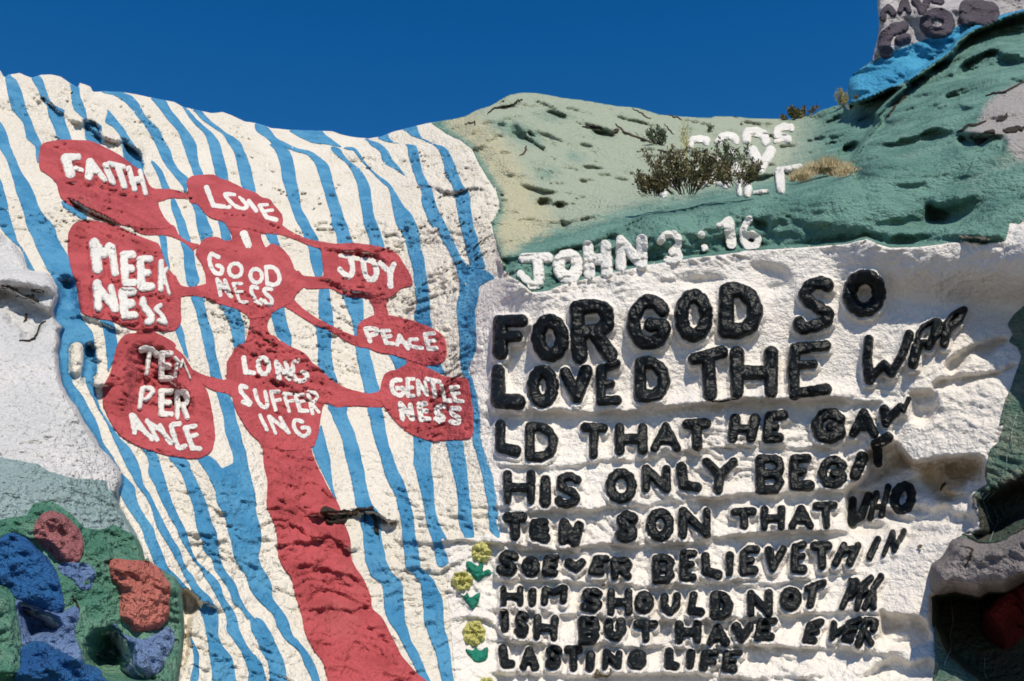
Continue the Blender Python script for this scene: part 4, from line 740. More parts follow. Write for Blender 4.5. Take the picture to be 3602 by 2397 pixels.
# ground in front
me = bpy.data.meshes.new('ground'); me.from_pydata([(-900, -900, 0), (900, -900, 0), (900, 900, 0), (-900, 900, 0)], [], [(0, 1, 2, 3)]); me.materials.append(M['ground'])
g = bpy.data.objects.new('ground', me); C.objects.link(g); tag(g, kind='structure')

# ------------------------------------------------------------------ blue stripes
STR = [
 "A 600,-20,5 700,-20,60 800,-20,85 860,5,110 950,60,150 1050,95,190 1150,125,260 1250,150,310 1350,190,345 1450,220,400 1568,250,500 C 100,300,530 200,340,590 300,390,640 400,440,660 500,500,690 600,500,710 700,480,730 800,470,740 850,480,760 950,500,840 1060,500,870 1150,500,880 1250,500,890 1370,520,870 1400,530,660 1568,580,770 E 100,640,820 200,720,880 300,800,915 400,870,940 500,950,1010 600,1030,1065 680,1075,1110",
 "E 690,1105,1115 780,1090,1200 830,1060,1240 900,1110,1250 1000,1160,1280 1100,1230,1340 1200,1300,1410 1300,1330,1440 1400,1370,1480 1500,1410,1520 G 530,1460,1550 570,1530,1590 620,1600,1640 700,1660,1710 750,1735,1750",
 "C 1380,790,860 1440,790,865 E 0,855,890 100,900,920 200,960,985 300,1010,1050 380,1040,1110 450,1080,1180 500,1100,1215 600,1145,1270 700,1200,1300 800,1255,1320 900,1330,1385 1000,1385,1430 1100,1410,1485 1200,1450,1530 1300,1510,1590 1400,1570,1650 1568,1660,1710 G 600,1690,1770 700,1750,1830 800,1800,1930 850,1800,1960 950,1850,2000 1050,1880,2010 1150,1900,2005 1250,1915,2050 1350,1930,2130 1450,1945,2150 1568,1950,2170 Z 2440,750,840",
 "A 150,50,90 180,50,100 220,50,150 300,65,190 400,85,220 500,120,250 600,205,290 700,235,330 760,245,360 820,320,380 900,330,370 975,340,360",
 "A 1335,560,600 1400,600,690 1450,680,780 1500,760,800", "A 1120,-20,0 1250,-20,45 1350,-20,70 1450,-20,85 1568,0,120 C 80,60,150 130,110,160 200,190,210 250,215,240 350,245,290 405,275,318",
 "A 160,280,320 200,285,385 300,345,420 400,385,460 450,430,510 490,440,590 530,445,590 600,470,600 700,510,640 770,530,660 800,540,670",
 "A 210,635,660 270,645,725 350,650,735 450,665,770 500,690,790 570,770,800 590,775,830 630,775,930 700,780,930 760,790,930 805,860,925",
 "A 480,980,990 530,985,1030 600,965,1090 650,1040,1130 750,1115,1190 850,1125,1260 950,1150,1320 1040,1285,1320 1100,1310,1340 1190,1345,1370",
 "A 960,1385,1400 1050,1430,1490 1150,1470,1530 1225,1500,1560",
 "A 300,940,1150 335,950,1140 360,1060,1210 450,1180,1290 550,1260,1340 650,1340,1450 750,1400,1500 850,1450,1560 950,1490,1590 1050,1560,1650 1120,1620,1730 1200,1680,1725 1255,1690,1715",
 "A 350,1360,1470 400,1400,1520 500,1480,1580 600,1560,1660 700,1640,1740 800,1680,1800 900,1710,1815 1000,1750,1835 1100,1790,1872",
 "A 440,1655,1680 500,1700,1740 600,1770,1830 700,1870,1950 800,1915,2020 900,1935,2050 1000,1960,2075 1080,1980,2095 1150,2030,2095",
 "A 475,1750,1840 520,1800,1870 600,1880,1950 700,2030,2080 780,2090,2200 880,2150,2250 1000,2180,2300 1100,2200,2320 1200,2230,2345 1260,2330,2352",
 "B 805,120,190 850,170,290 900,195,325 1000,225,355 1100,235,365 1200,265,385 1300,295,405 1400,330,420 1500,365,480 D 0,405,510 50,430,540 130,462,575",
 "D 160,475,540 200,485,590 300,500,610 400,530,620 460,550,600", "D 560,585,665 700,575,690 830,585,710 915,690,715", "D 900,550,600 960,555,690 1100,570,690 1200,570,700 1300,585,715 1400,690,745 1435,725,750",
 "D 620,785,870 660,810,980 750,840,990 850,880,990 950,900,940 1005,905,935", "D 1075,915,980 1120,920,1040 1200,930,1060 1300,950,1085 1400,975,1110 1500,1000,1140 1530,1010,1130",
 "D 1165,1220,1300 1220,1250,1390 1270,1270,1370 1315,1290,1330", "D 1240,1690,1700 1270,1560,1705 1330,1630,1740 1352,1710,1748",
 "D 55,95,180 120,115,205 185,160,220", "D 730,240,260 800,145,270 900,165,290 1000,190,325 1060,250,330 1100,295,320",
 "V 595,0,60 700,10,110 800,40,150 900,75,200 1000,100,230 1100,130,260 1190,220,275", "V 640,280,340 700,310,400 800,340,480 900,355,520 1000,370,560 1100,395,585 1175,415,440",
 "V 900,640,700 950,665,780 1050,690,820 1165,720,835",
 "W 5,135,150 100,165,290 150,175,325 300,185,340 450,205,375 550,215,400 625,260,330", "W 755,285,460 850,305,465 950,345,485 1050,365,510 1150,395,540 1250,420,570 1350,440,600 X 196,98,233 350,135,275 490,165,310 545,280,320",
 "W 865,680,720 950,720,935 1050,765,970 1150,815,1010 1250,835,1020 1400,860,1025 1475,880,930", "W 1155,110,140 1230,65,170 1300,85,190 1400,125,200 1500,165,225 Y 384,1370,1412 500,1450,1460",
 "C 55,1450,1500 100,1465,1530 200,1480,1540 300,1510,1550 385,1545,1562", "C 855,915,1000 900,935,1050 1000,960,1070 1100,970,1080 1200,980,1060 1310,990,1005",
 "X 700,235,400 740,250,410 850,280,460 950,310,490 1100,345,520 1200,355,550 1300,370,580 1400,410,600 E 500,2130,2260 600,2140,2275 640,2060,2285 660,2040,2290 700,2100,2300 800,2150,2325 900,2160,2345 950,2170,2352 1000,2200,2353",
 "E 540,1840,1920 570,1815,1970 610,1840,2010 650,1870,2050 750,1930,2300 850,1975,2330 950,1990,2345 1050,2040,2355 1150,2080,2380 1250,2100,2400 1350,2130,2400 1450,2150,2375 1568,2200,2410 G 600,2260,2455 700,2290,2500 800,2350,2505 H 870,70,200 950,150,260 1050,190,310 1150,240,340 1200,290,390 1300,400,470 1400,440,530 1500,490,570 1568,520,590 Z 2430,1110,1136",
 "E 540,1550,1660 600,1590,1740 650,1630,1750 750,1690,1800 850,1720,1850 950,1760,1890 1050,1785,1920 1150,1800,1950 G 200,1820,1990 300,1860,2005 370,1870,2010 450,1950,2030 550,1975,2070 650,2050,2150 750,2110,2190 850,2140,2230 900,2210,2260 1000,2270,2350 H 1000,-60,40 1100,-40,120 1200,10,170 1300,50,220 1400,110,260 1568,130,290 Z 2440,955,1020",
 "E 470,1310,1370 520,1340,1440 600,1365,1470 700,1365,1500 800,1420,1530 900,1460,1560 1000,1510,1600 1100,1560,1640 1200,1620,1700 1300,1660,1730 1400,1720,1760 1500,1780,1810 G 530,1840,1880 600,1870,1960 700,1940,2030 800,1990,2060 900,2050,2130 1000,2080,2180 1100,2085,2200 1200,2150,2250 1300,2220,2310 1400,2260,2400 1568,2310,2450 Z 2440,900,950",
 "F 255,590,605 300,575,615 400,540,640 460,515,655 550,545,680 650,590,690 750,640,700 850,690,715 935,730,740",
 "F 65,665,830 150,695,835 200,710,850 300,760,900 400,795,930 500,815,960 600,840,980 700,865,1000 800,885,1015 900,905,1040 980,915,1070 1030,945,1110 1080,970,1140 1150,960,1145 1250,985,1150 1350,990,1165 1450,1000,1190 H 450,1005,1195 550,1040,1240 600,1060,1280 650,1130,1330 700,1165,1350 800,1175,1355 900,1180,1365 1000,1215,1370 1100,1280,1400 1200,1340,1430 1300,1390,1490 1400,1440,1530 1568,1520,1605 Z 2440,1500,1540",
 "F 85,1030,1145 200,1050,1180 300,1070,1195 400,1095,1215 500,1130,1245 600,1160,1280 700,1185,1320 800,1230,1370 900,1285,1400 1000,1305,1430 1150,1340,1455 1250,1345,1465 1350,1355,1485 1450,1370,1500 H 500,1375,1515 540,1385,1520 580,1440,1580 650,1500,1640 700,1520,1660 800,1530,1710 900,1540,1725 1000,1545,1725 1100,1570,1740 1200,1610,1770 1300,1650,1785 1400,1670,1795 1568,1710,1820 Z 2440,1560,1604",
 "F 335,1445,1460 360,1450,1510 400,1450,1610 500,1455,1605 600,1450,1610 700,1475,1620 800,1500,1635 900,1525,1640 1000,1545,1645 1100,1560,1670 1200,1580,1705 1300,1620,1760 1400,1640,1780 1500,1655,1785 1555,1685,1720",
 "F 395,1755,1895 500,1770,1915 600,1790,1935 700,1815,1945 800,1840,1955 900,1855,1965 1000,1860,1980 1100,1860,1985 1200,1880,2000 1250,1910,2010 1288,1925,2000",
]
POLY = [ # outlines traced point by point: side_chain
 "B 0,600 0,680 90,745 160,815 260,840 350,870 480,910 545,990 580,1090 615,1200 650,1330 690,1460 D 0,720 60,735 150,760 160,885 60,865 0,850 B 1450,800 1350,770 1200,720 1080,695 990,660 935,600 865,490 845,390 800,290 750,190 670,130 630,80 600,0",
 "B 290,660 500,660 590,670 640,715 720,778 800,838 740,828 640,808 540,800 440,760 360,720 310,690",
 "B 690,828 770,845 830,930 900,990 960,1040 1010,1110 1050,1200 1065,1320 1085,1450 D 0,1130 100,1160 190,1180 175,1060 100,1040 0,1000 B 980,1450 955,1300 935,1180 895,1080 830,980 720,890",
 "B 800,838 900,835 960,900 1030,1000 1100,1070 1220,1160 1280,1240 1360,1370 1430,1450 D 0,1485 100,1510 200,1520 300,1550 400,1565 500,1580 600,1590 700,1600 800,1605 920,1622 860,1500 850,1460 700,1475 500,1455 400,1445 200,1390 0,1305 B 1270,1460 1250,1350 1220,1220 1170,1170 1080,1080 960,950 900,870 850,860",
 "B 800,705 900,728 1010,745 1050,768 1120,790 1170,820 1225,880 1260,950 1370,1080 1430,1140 1520,1210 1600,1180 1640,1300 1670,1400 D 0,1760 100,1800 200,1850 300,1900 360,1980 300,1960 200,1930 100,1910 0,1885 B 1850,1400 1830,1280 1800,1180 1750,1110 1720,970 1690,880 1640,820 1540,770 1430,730 1330,665 1465,630 1500,700 1530,745 1640,800 1730,830 1790,900 1830,1000 1870,1100 1900,1180 1960,1250 1980,1400 "
 "D 0,2005 100,2040 200,2060 300,2090 360,2100 460,2190 480,2180",
]
def rc(s): return s
def stripe_polys():
    out = [band(s) for s in STR]
    out.append(pts("B 0,595 0,680 90,745 160,815 260,840 350,870 480,910 545,990 580,1090 615,1200 650,1330 690,1460 705,1568 D 735,60 760,155 885,150 865,60 850,0 B 800,1450 770,1350 720,1200 695,1080 660,990 600,935 490,865 390,845 290,800 190,750 130,670 80,625"))
    out.append(pts("B 290,655 500,660 590,670 640,715 720,778 800,838 740,828 640,808 540,800 440,760 360,720 310,690"))
    out.append(pts("B 690,828 770,845 830,930 900,990 960,1040 1010,1110 1050,1200 1065,1320 1085,1450 D 1130,0 1160,100 1175,195 1060,170 1040,100 1000,0 B 980,1450 955,1300 935,1180 895,1080 830,980 720,890"))
    out.append(pts("B 800,838 900,835 960,900 1030,1000 1100,1070 1220,1160 1280,1240 1360,1370 1430,1450 D 1485,0 1510,100 1520,200 1550,300 1565,400 1580,500 1590,600 1600,700 1605,800 1610,850 1622,925 1560,920 1460,850 1460,800 1475,700 1465,600 1455,500 1445,400 1420,300 1390,200 1360,100 1305,0 B 1270,1460 1250,1350 1220,1220 1170,1170 1080,1080 960,950 900,870 850,860"))
    out.append(pts("B 800,700 900,722 1010,745 1050,768 1120,790 1170,820 1225,880 1260,950 1370,1080 1430,1140 1520,1210 1600,1180 1640,1300 1670,1400 D 1760,0 1800,100 1850,200 1900,300 1980,360 2120,400 2190,460 2180,480 2060,540 2050,600 2040,680 2020,760 2020,850 2030,1000 2020,1150 1980,1230 1960,1280 1960,1350 1995,1400 F 2035,0 2065,200 2060,300 2070,400 2100,500 2130,600 2170,700 2190,800 2200,870 2220,940 2200,1020 2230,1060 2210,1150 2245,1240 2230,1290 2165,1240 2145,1150 2130,1060 2140,1020 2125,940 2110,870 2095,800 2080,700 2050,600 2025,500 1995,400 1990,300 1995,200 1980,0 D 1930,1400 1900,1350 1885,1280 1880,1230 1875,1150 1870,1000 1855,850 1845,760 1850,680 1870,600 1870,540 1865,480 1850,400 1810,300 1760,200 1700,100 1665,0 B 1620,1568 1560,1440 1520,1330 1520,1230 1430,1150 1270,1030 1180,980 1140,880 1110,850 1060,820 1000,760"))
    out.append(pts("B 1120,745 1210,712 1230,760 1290,788 1370,800 1470,820 1490,870 1510,960 1540,1080 1590,1190 1500,1190 1460,1100 1430,1000 1400,900 1385,820 1290,797 1190,780"))
    out.append(pts("B 1330,662 1465,628 1500,700 1530,745 1640,800 1730,830 1790,900 1830,1000 1870,1100 1900,1180 1960,1250 1980,1400 D 2005,0 2040,100 2060,200 2090,300 2110,380 1975,370 1960,300 1930,200 1910,100 1885,0 B 1850,1400 1830,1280 1800,1180 1750,1110 1720,970 1690,880 1640,820 1540,770 1430,730 1390,690"))
    out.append(pts("H -10,980 60,1010 120,1100 170,1210 90,1240 60,1150 20,1060 0,1010"))
    out.append(pts("H -20,1320 40,1400 80,1500 100,1568 110,1640 -60,1640 -60,1450"))
    out.append(pts("G 1740,1130 1790,1230 1830,1330 1830,1400 1820,1568 1750,1568 1770,1450 1780,1330 1745,1180"))
    return out
HOLES = ["C 690,1060 740,1065 765,1110 765,1200 750,1300 740,1375 720,1400 640,1360 630,1300 635,1200 635,1100"]
hole = np.maximum.reduce([poly_sdf(U, V, pts(s)) for s in HOLES])
mound_neg = -RF['mound']
for k, p in enumerate(stripe_polys()):
    p = np.unique(p.round(2), axis=0) if False else p
    F = poly_sdf(U, V, p, sm=True) + 0.8 * wob
    F = np.minimum(F, sky_in); F = np.minimum(F, -hole - 0.5)
    F = np.minimum(F, mound_neg + 4)
    if F.max() <= 0: continue
    patch('stripe', F, 0.007 + 0.0011 * (k % 5), 'blue', parent=hill, skirt=0.012)

# ------------------------------------------------------------------ the red painted tree
tree = empty('painted_tree', at(1150, 2150, 0.0)); tag(tree, 'big red painted tree with plaques as fruit on the striped slope', 'painted tree')
PARTS = [
 ('fruit', "A 380,815 440,785 550,770 700,770 820,780 930,820 1030,870 1130,930 1230,1010 1310,1060 1370,1180 1420,1220 1500,1222 1475,1300 1455,1340 1470,1400 1510,1480 1570,1568 1400,1590 1200,1568 1080,1540 900,1490 780,1420 640,1370 570,1310 540,1250 520,1170 440,1090 370,1040 355,940 370,860", 'uppermost left plaque that carries FAITH'),
 ('fruit', "C 690,-40 760,-60 850,-60 1000,-30 1150,25 1290,90 1400,130 1460,160 1490,240 1540,370 1600,450 1650,530 1665,600 1660,700 1665,800 1660,880 1610,950 1500,962 1400,950 1310,955 1190,935 1050,875 900,845 770,800 730,740 710,600 690,500 660,400 630,280 620,200 625,80 650,10", 'left plaque that carries MEEKNESS'),
 ('fruit', "Y 240,900 250,820 340,640 380,480 430,280 490,170 570,110 720,90 850,110 1000,170 1150,250 1280,330 1370,430 1450,560 1520,680 1640,830 1690,940 1720,1050 1750,1200 1780,1400 1790,1568 E 1970,300 1965,420 1940,490 1880,540 1800,565 1600,545 1450,510 1300,460 1190,410 1100,350 1040,270 1000,200 970,130 945,60", 'lowest left plaque with a dark hollow that carries TEMPERANCE'),
 ('fruit', "V 220,360 260,300 340,270 590,260 680,310 810,350 1000,450 1180,510 1250,570 1370,600 1410,660 1500,760 1540,830 1530,960 1400,1060 1260,1060 1000,1000 800,985 740,920 620,880 560,860 470,790 370,670 280,650 215,540 235,450", 'small upper plaque that carries LOVE'),
 ('fruit', "V 800,960 1200,960 1240,1100 1300,1250 1340,1250 1370,1218 1450,1220 1550,1290 1640,1400 1690,1520 W 1710,390 1820,470 1900,520 1850,620 1740,730 1650,850 1560,905 1450,960 1380,1010 1240,1060 1090,1070 1050,1020 950,960 850,920 680,870 550,810 490,700 490,590 470,430 430,320 380,220 350,130 400,60 V 430,1180 500,1130 650,1120 720,1165 830,1165 840,1080", 'central plaque that carries GOODNESS'),
 ('fruit', "X 640,30 560,60 480,120 450,180 400,260 380,330 385,500 420,620 460,760 465,850 500,940 540,1030 600,1120 700,1280 800,1370 860,1440 1000,1500 1300,1520 1560,1470 1600,1400 1640,1290 1660,1180 1680,1040 1700,920 1720,870 1760,740 1700,560 1680,400 1560,310 1490,210 1400,140 1250,80 1150,20 1060,-10 850,-20", 'lower central plaque that carries LONG SUFFERING'),
 ('fruit', "D 600,145 760,155 900,150 1050,165 1200,200 1300,250 1370,350 1430,460 1430,540 1330,570 1280,620 1200,665 1080,670 980,650 880,650 770,610 700,560 625,500 620,440 615,350 600,230 590,180", 'right plaque that carries JOY'),
 ('fruit', "D 970,870 1040,830 1100,810 1215,815 1320,830 1460,870 1620,930 1700,980 1745,1050 1755,1180 1720,1240 1650,1270 1560,1270 1450,1240 1330,1200 1250,1175 1150,1160 1040,1120 930,1085 930,1000 935,920", 'long right plaque that carries PEACE'),
 ('fruit', "D 1180,1360 1230,1325 1300,1310 1390,1270 1560,1290 1650,1330 1760,1380 1920,1385 1960,1440 1980,1568 F 2000,150 2000,300 1980,370 1900,390 1750,395 1600,400 1500,370 1380,310 1300,240 1220,140 1160,60 D 1140,1568 1150,1450", 'lowest right plaque that carries GENTLENESS'),
 ('branch', "A 1360,1180 1420,1222 1560,1220 1700,1255 V 100,490 215,520 240,600 170,592 0,590 A 1460,1335 1380,1300", None),
 ('branch', "A 1400,1500 1450,1400 C 1530,-40 1600,-10 1650,80 1740,140 1830,165 W 310,140 420,200 440,330 300,130 200,30 V 0,1110 C 1450,75 1380,75 1280,60 1200,0 1100,-60", None),
 ('branch', "C 1600,440 1660,535 1760,550 1895,520 1950,480 2000,600 2050,720 1880,652 1760,635 1655,645 1600,700", None),
 ('branch', "C 1280,930 1420,940 1430,970 1520,1015 1620,1090 1500,1150 1300,1050 1250,990", None),
 ('branch', "V 1450,880 1540,960 1700,1060 1850,1130 1990,1170 2150,1190 2250,1250 2150,1350 2080,1290 1990,1260 1900,1230 1700,1150 1500,1090 1320,1070 1240,1060", None),
 ('branch', "W 1740,410 1830,470 2000,490 2100,480 2180,430 2300,600 2250,670 2200,650 2050,660 1900,660 1820,640 1700,760 1600,650", None),
 ('branch', "W 1480,930 1560,905 1700,980 1900,1110 2000,1170 2150,1230 D 600,920 680,960 780,1020 900,1085 1000,1110 1060,1040 1000,960 940,1000 850,980 740,930 640,880 530,820 420,740 350,665 W 1640,720", None),
 ('branch', "D 1040,640 1210,650 1200,720 1215,830 1090,840 1090,800 1080,740", None),
 ('branch', "D 1360,1190 1580,1250 1560,1280 1610,1330 1380,1330 1290,1315 1360,1280 1392,1240", None),
 ('branch', "X 340,480 385,470 440,520 500,640 470,770 400,740 230,700 100,640 Y 1620,800 1400,640 1480,600 1560,640 1700,690 1830,720 1900,742 1950,715", None),
 ('branch', "W 1070,1020 1380,1010 1340,1100 1330,1200 1380,1290 1440,1310 1500,1400 1300,1500 1000,1480 1030,1380 1050,1300 1085,1180 1092,1080", None),
 ('branch', "X 1640,390 1780,500 1900,590 2000,640 2150,690 2352,730 D 1200,1500 1200,1620 F 1160,90 1050,90 900,80 740,90 690,70 640,50 X 1720,870 1650,700", None),
 ('trunk', "F 0,340 60,470 70,600 105,760 100,980 130,1080 170,1170 195,1300 200,1450 H 200,420 260,540 330,640 360,780 420,950 450,1120 530,1280 610,1390 640,1500 660,1568 Z 1160,2440 1530,2440 H 1560,1568 1490,1510 1420,1430 1340,1340 1280,1220 1220,1100 1160,990 1070,900 1060,800 1020,700 970,600 900,500 870,400 F 870,1320 830,1200 790,1090 760,990 680,860 620,740 560,620 510,460 560,340 300,300 100,280", None),
]
redF = np.full(U.shape, -99.0)
for k, (nm, s, lab) in enumerate(PARTS):
    F = poly_sdf(U, V, pts(s)) + 0.7 * wob
    redF = np.maximum(redF, F)
    lift = {'fruit': 0.020, 'branch': 0.0145, 'trunk': 0.0175}[nm] + 0.0007 * (k % 4)
    o = patch(nm, F, lift, 'red', parent=tree, skirt=0.02)
    if lab: o['label'] = lab

# ------------------------------------------------------------------ letters
def letter(st, seed, frame_mat, th, lift, parent):
    a = np.vstack([s[0] for s in st]); m = max(s[1] for s in st) + 8
    flat = th < 0.02; step = 2.4 if not flat else 2.0
    u0, u1 = a[:, 0].min() - m, a[:, 0].max() + m; v0, v1 = a[:, 1].min() - m, a[:, 1].max() + m
    lu = np.arange(u0, u1, step); lv = np.arange(v0, v1, step); LU, LV = np.meshgrid(lu, lv)
    f = stroke_sdf(LU, LV, st, seed)
    P = bil(gu, gv, GP if flat else GPB, LU, LV); Nn = bil(gu, gv, D0, LU, LV); Nn /= np.linalg.norm(Nn, axis=2)[..., None]
    r = st[0][1]; mean_d = float(P[..., 1].mean())
    prof = np.sqrt(np.clip(1 - (1 - np.clip(f / (r * 0.62), 0, 1)) ** 2, 0, 1)) if not flat else np.clip(f / 2, 0, 1)
    q = P.astype(np.float32)
    bump = (0.35 * fbm(q * 7, 2) + 0.15 * fbm(q * 15 + 3, 2) + 0.03 * fbm(q * 40 + 9, 1)) if not flat else 0
    if frame_mat == 'white' and not flat: bump = bump * 0.35
    if mean_d > 14: bump = bump * 0.45
    hh = lift + th * (prof * (1 + bump)) * np.clip(1, 0, 1)
    Vt, quads, faces, edges, nV = clip_mesh(f, P + Nn * hh[..., None], Nn, 0.03 if not flat else 0.012)
    return to_obj('letter', Vt, quads, faces, frame_mat, parent)
for wi, w in enumerate(WORDS):
    c = np.vstack([np.vstack([s[0] for s in st]) for st in w['st']])
    e = empty('relief_word' if w['relief'][0] > 0.02 else 'painted_word', at(c[:, 0].mean(), c[:, 1].max()))
    tag(e, w['label'], 'word')
    onred = redF[np.abs(gv - c[:, 1].mean()).argmin(), np.abs(gu - c[:, 0].mean()).argmin()] > 0
    th = w['relief'][0]; lift = (0.024 if onred else 0.010)
    if th < 0.02: lift = 0.026 if onred else 0.012
    for li, st in enumerate(w['st']):
        letter(st, wi * 10 + li, w['mat'], th, lift, e)
# ------------------------------------------------------------------ painted rocks, flowers, cracks
def dome(F, T, r, seed, rough=0.25, sc=4.0):
    pr = np.sqrt(np.clip(1 - (1 - np.clip(F / r, 0, 1)) ** 2, 0, 1))
    return T * pr * (1 + rough * fbm(q * sc + seed, 4)) + 0.09 * rough * fbm(q * 11 + seed, 3) * pr + 0.03
def rock(name, s, T, r, mat, label, cat='painted rock', seed=1, rough=0.35, sc=4.0, lift=0.0):
    F = poly_sdf(U, V, pts(s)) + 1.6 * wob
    o = patch(name, F, 0, mat, dome=dome(F, T, r, seed, rough, sc) + lift, skirt=0.12); tag(o, label, cat); return o
rock('painted_rock', "E 300,1220 330,1140 400,1070 490,1055 600,1100 680,1180 740,1270 765,1360 750,1460 690,1530 560,1520 450,1440 360,1350 310,1290", .05, 40, 'rockred', 'oval dusky red rock in the green bank below the white mound', seed=3, rough=.6, sc=6)
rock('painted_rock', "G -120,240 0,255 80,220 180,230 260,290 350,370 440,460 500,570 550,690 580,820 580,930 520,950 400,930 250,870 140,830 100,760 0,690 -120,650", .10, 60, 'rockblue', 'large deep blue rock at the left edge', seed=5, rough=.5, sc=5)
rock('painted_rock', "G 1000,480 1060,460 1150,475 1320,480 1400,530 1480,610 1550,700 1540,850 1530,1000 1440,1100 1300,1110 1230,1130 1160,1050 1090,980 1090,740 1030,650 1000,560", .13, 60, 'rocksalmon', 'salmon pink rock beside the foot of the stripes', seed=8, rough=.4, sc=5)
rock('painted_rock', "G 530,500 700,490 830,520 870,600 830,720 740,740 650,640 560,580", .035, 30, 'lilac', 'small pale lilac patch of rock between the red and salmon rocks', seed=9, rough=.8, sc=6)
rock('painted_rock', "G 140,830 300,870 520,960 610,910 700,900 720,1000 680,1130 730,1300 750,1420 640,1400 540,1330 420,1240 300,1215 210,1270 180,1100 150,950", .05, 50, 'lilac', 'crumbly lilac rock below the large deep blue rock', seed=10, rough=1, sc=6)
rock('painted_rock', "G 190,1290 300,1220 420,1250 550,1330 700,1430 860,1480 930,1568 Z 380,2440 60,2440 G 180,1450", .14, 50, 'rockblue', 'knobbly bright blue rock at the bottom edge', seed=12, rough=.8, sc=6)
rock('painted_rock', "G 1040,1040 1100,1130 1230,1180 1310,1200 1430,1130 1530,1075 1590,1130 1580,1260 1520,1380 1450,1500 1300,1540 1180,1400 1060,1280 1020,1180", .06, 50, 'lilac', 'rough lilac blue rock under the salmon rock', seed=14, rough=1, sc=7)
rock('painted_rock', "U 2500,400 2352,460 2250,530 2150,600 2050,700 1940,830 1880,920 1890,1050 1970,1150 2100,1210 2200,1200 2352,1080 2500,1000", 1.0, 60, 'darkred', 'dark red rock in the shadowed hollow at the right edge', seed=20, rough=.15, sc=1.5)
def disc(cx, cy, rx, ry, n=14): return [(cx + rx * cos(2 * pi * k / n), cy + ry * sin(2 * pi * k / n)) for k in range(n)]
FLW = [(2075, 385, 98, 100, "H 1930,480 1960,468 1990,478 2040,510 2060,475 2090,500 2090,560 2140,540 2165,590 2100,610 2040,655 1990,600 1940,540", 'topmost yellow relief flower beside the word SOEVER'),
       (1895, 650, 105, 95, "H 1855,755 1910,785 1945,755 1970,800 2060,755 2045,850 2000,910 1960,880 1910,810", 'second yellow relief flower, left of the word HIM'),
       (2005, 1130, 112, 125, "H 1925,1275 1990,1290 2020,1255 2060,1290 2130,1258 2120,1370 2030,1395 1960,1340", 'third yellow relief flower, left of the word ISH'),
       (2120, 1625, 95, 95, "H 1990,1760 2060,1790 2200,1760 2120,1850", 'yellow relief flower cut off by the bottom edge')]
for k, (cx, cy, rx, ry, lv, lab) in enumerate(FLW):
    c = tr('H', cx, cy); e = empty('flower', at(*c)); tag(e, lab, 'relief flower', 'yellow flowers beside the verse')
    r = rx / 2.6133
    for nm in ('blossom', 'leaf'):
        lu = np.arange(c[0] - 75, c[0] + 75, 2.2); lvv = np.arange(c[1] - 60, c[1] + 150, 2.2); LU, LV = np.meshgrid(lu, lvv)
        P = bil(gu, gv, GP, LU, LV); Nn = bil(gu, gv, D0, LU, LV); qq = P.astype(np.float32)
        if nm == 'blossom':
            ang = np.arctan2(LV - c[1], LU - c[0]); d = np.hypot((LU - c[0]), (LV - c[1]) * rx / ry)
            f = r * (0.95 + 0.05 * np.cos((5 + k) * ang + k)) - d + 2.0 * perlin(np.stack([LU / 9, LV / 9, LU * 0 + k], -1))
            ring = np.sqrt(np.clip(f / (r * .5), 0, 1)); pet = 0.75 + 0.25 * np.cos((5 + k) * ang + k + 0.8 * np.sin(ang * 3))
            hol = 1 - 0.8 * np.exp(-((d - r * .42) / (r * .16)) ** 2) * (0.5 + 0.5 * perlin(np.stack([LU / 14, LV / 14, LU * 0 + k * 3 + 9], -1)).clip(-1, 1)) 
            hh = 0.01 + 0.10 * ring * pet * hol * (1 + .5 * fbm(qq * 16, 3))
            Vt, qd, fc, ed, nV = clip_mesh(f, P + Nn * hh[..., None], Nn, 0.03); to_obj('blossom', Vt, qd, fc, 'yellow', e)
        else:
            f = poly_sdf(LU, LV, pts(lv), margin=40) + 1.2 * perlin(np.stack([LU / 9, LV / 9, LU * 0 + k], -1))
            hh = 0.01 + 0.045 * np.sqrt(np.clip(f / 10, 0, 1)) * (1 + .4 * fbm(qq * 16, 3))
            Vt, qd, fc, ed, nV = clip_mesh(f, P + Nn * hh[..., None], Nn, 0.03)
            if len(qd): to_obj('leaves', Vt, qd, fc, 'leaf', e)
# cracks and broken plaster
def crack(s, r, name='crack', mat='soil', parent=None, lift=0.03, taper=True, seed=0):
    p = smooth(pts(s), False, 4); n = len(p)
    p = p + np.stack([rng.normal(size=n), rng.normal(size=n)], 1) * r * 0.5
    rad = r * (np.sin(np.linspace(0.15, pi - 0.15, n)) ** .6 if taper else np.ones(n)) * (0.8 + 0.4 * rng.random(n))
    m = r + 8
    lu = np.arange(p[:, 0].min() - m, p[:, 0].max() + m, 1.8); lv = np.arange(p[:, 1].min() - m, p[:, 1].max() + m, 1.8); LU, LV = np.meshgrid(lu, lv)
    f = -seg_dist(LU, LV, p, False, rad)
    P = bil(gu, gv, GP, LU, LV); Nn = bil(gu, gv, D0, LU, LV)
    hh = lift + 0.02 * np.sqrt(np.clip(f / 4, 0, 1))
    Vt, qd, fc, ed, nV = clip_mesh(f, P + Nn * hh[..., None], Nn, 0.05)
    if len(Vt) < 4: return None
    return to_obj(name, Vt, qd, fc, mat, parent)
gs = bpy.data.objects['green_slope']; mo = bpy.data.objects['white_mound']; ws = bpy.data.objects['white_slope']; mv = bpy.data.objects['mauve_ledge']
for s, r in (("C 0,545 100,570 160,610 220,640 280,655 350,680", 4.5), ("C 240,650 300,660 340,690", 6), ("C 225,870 240,830 245,800", 4), ("C 180,1050 300,1040 340,980 370,900 420,870", 3), ("C 290,590 340,580 400,600", 4), ("G 650,790 700,870 720,950", 4)):
    crack(s, r, parent=mo)
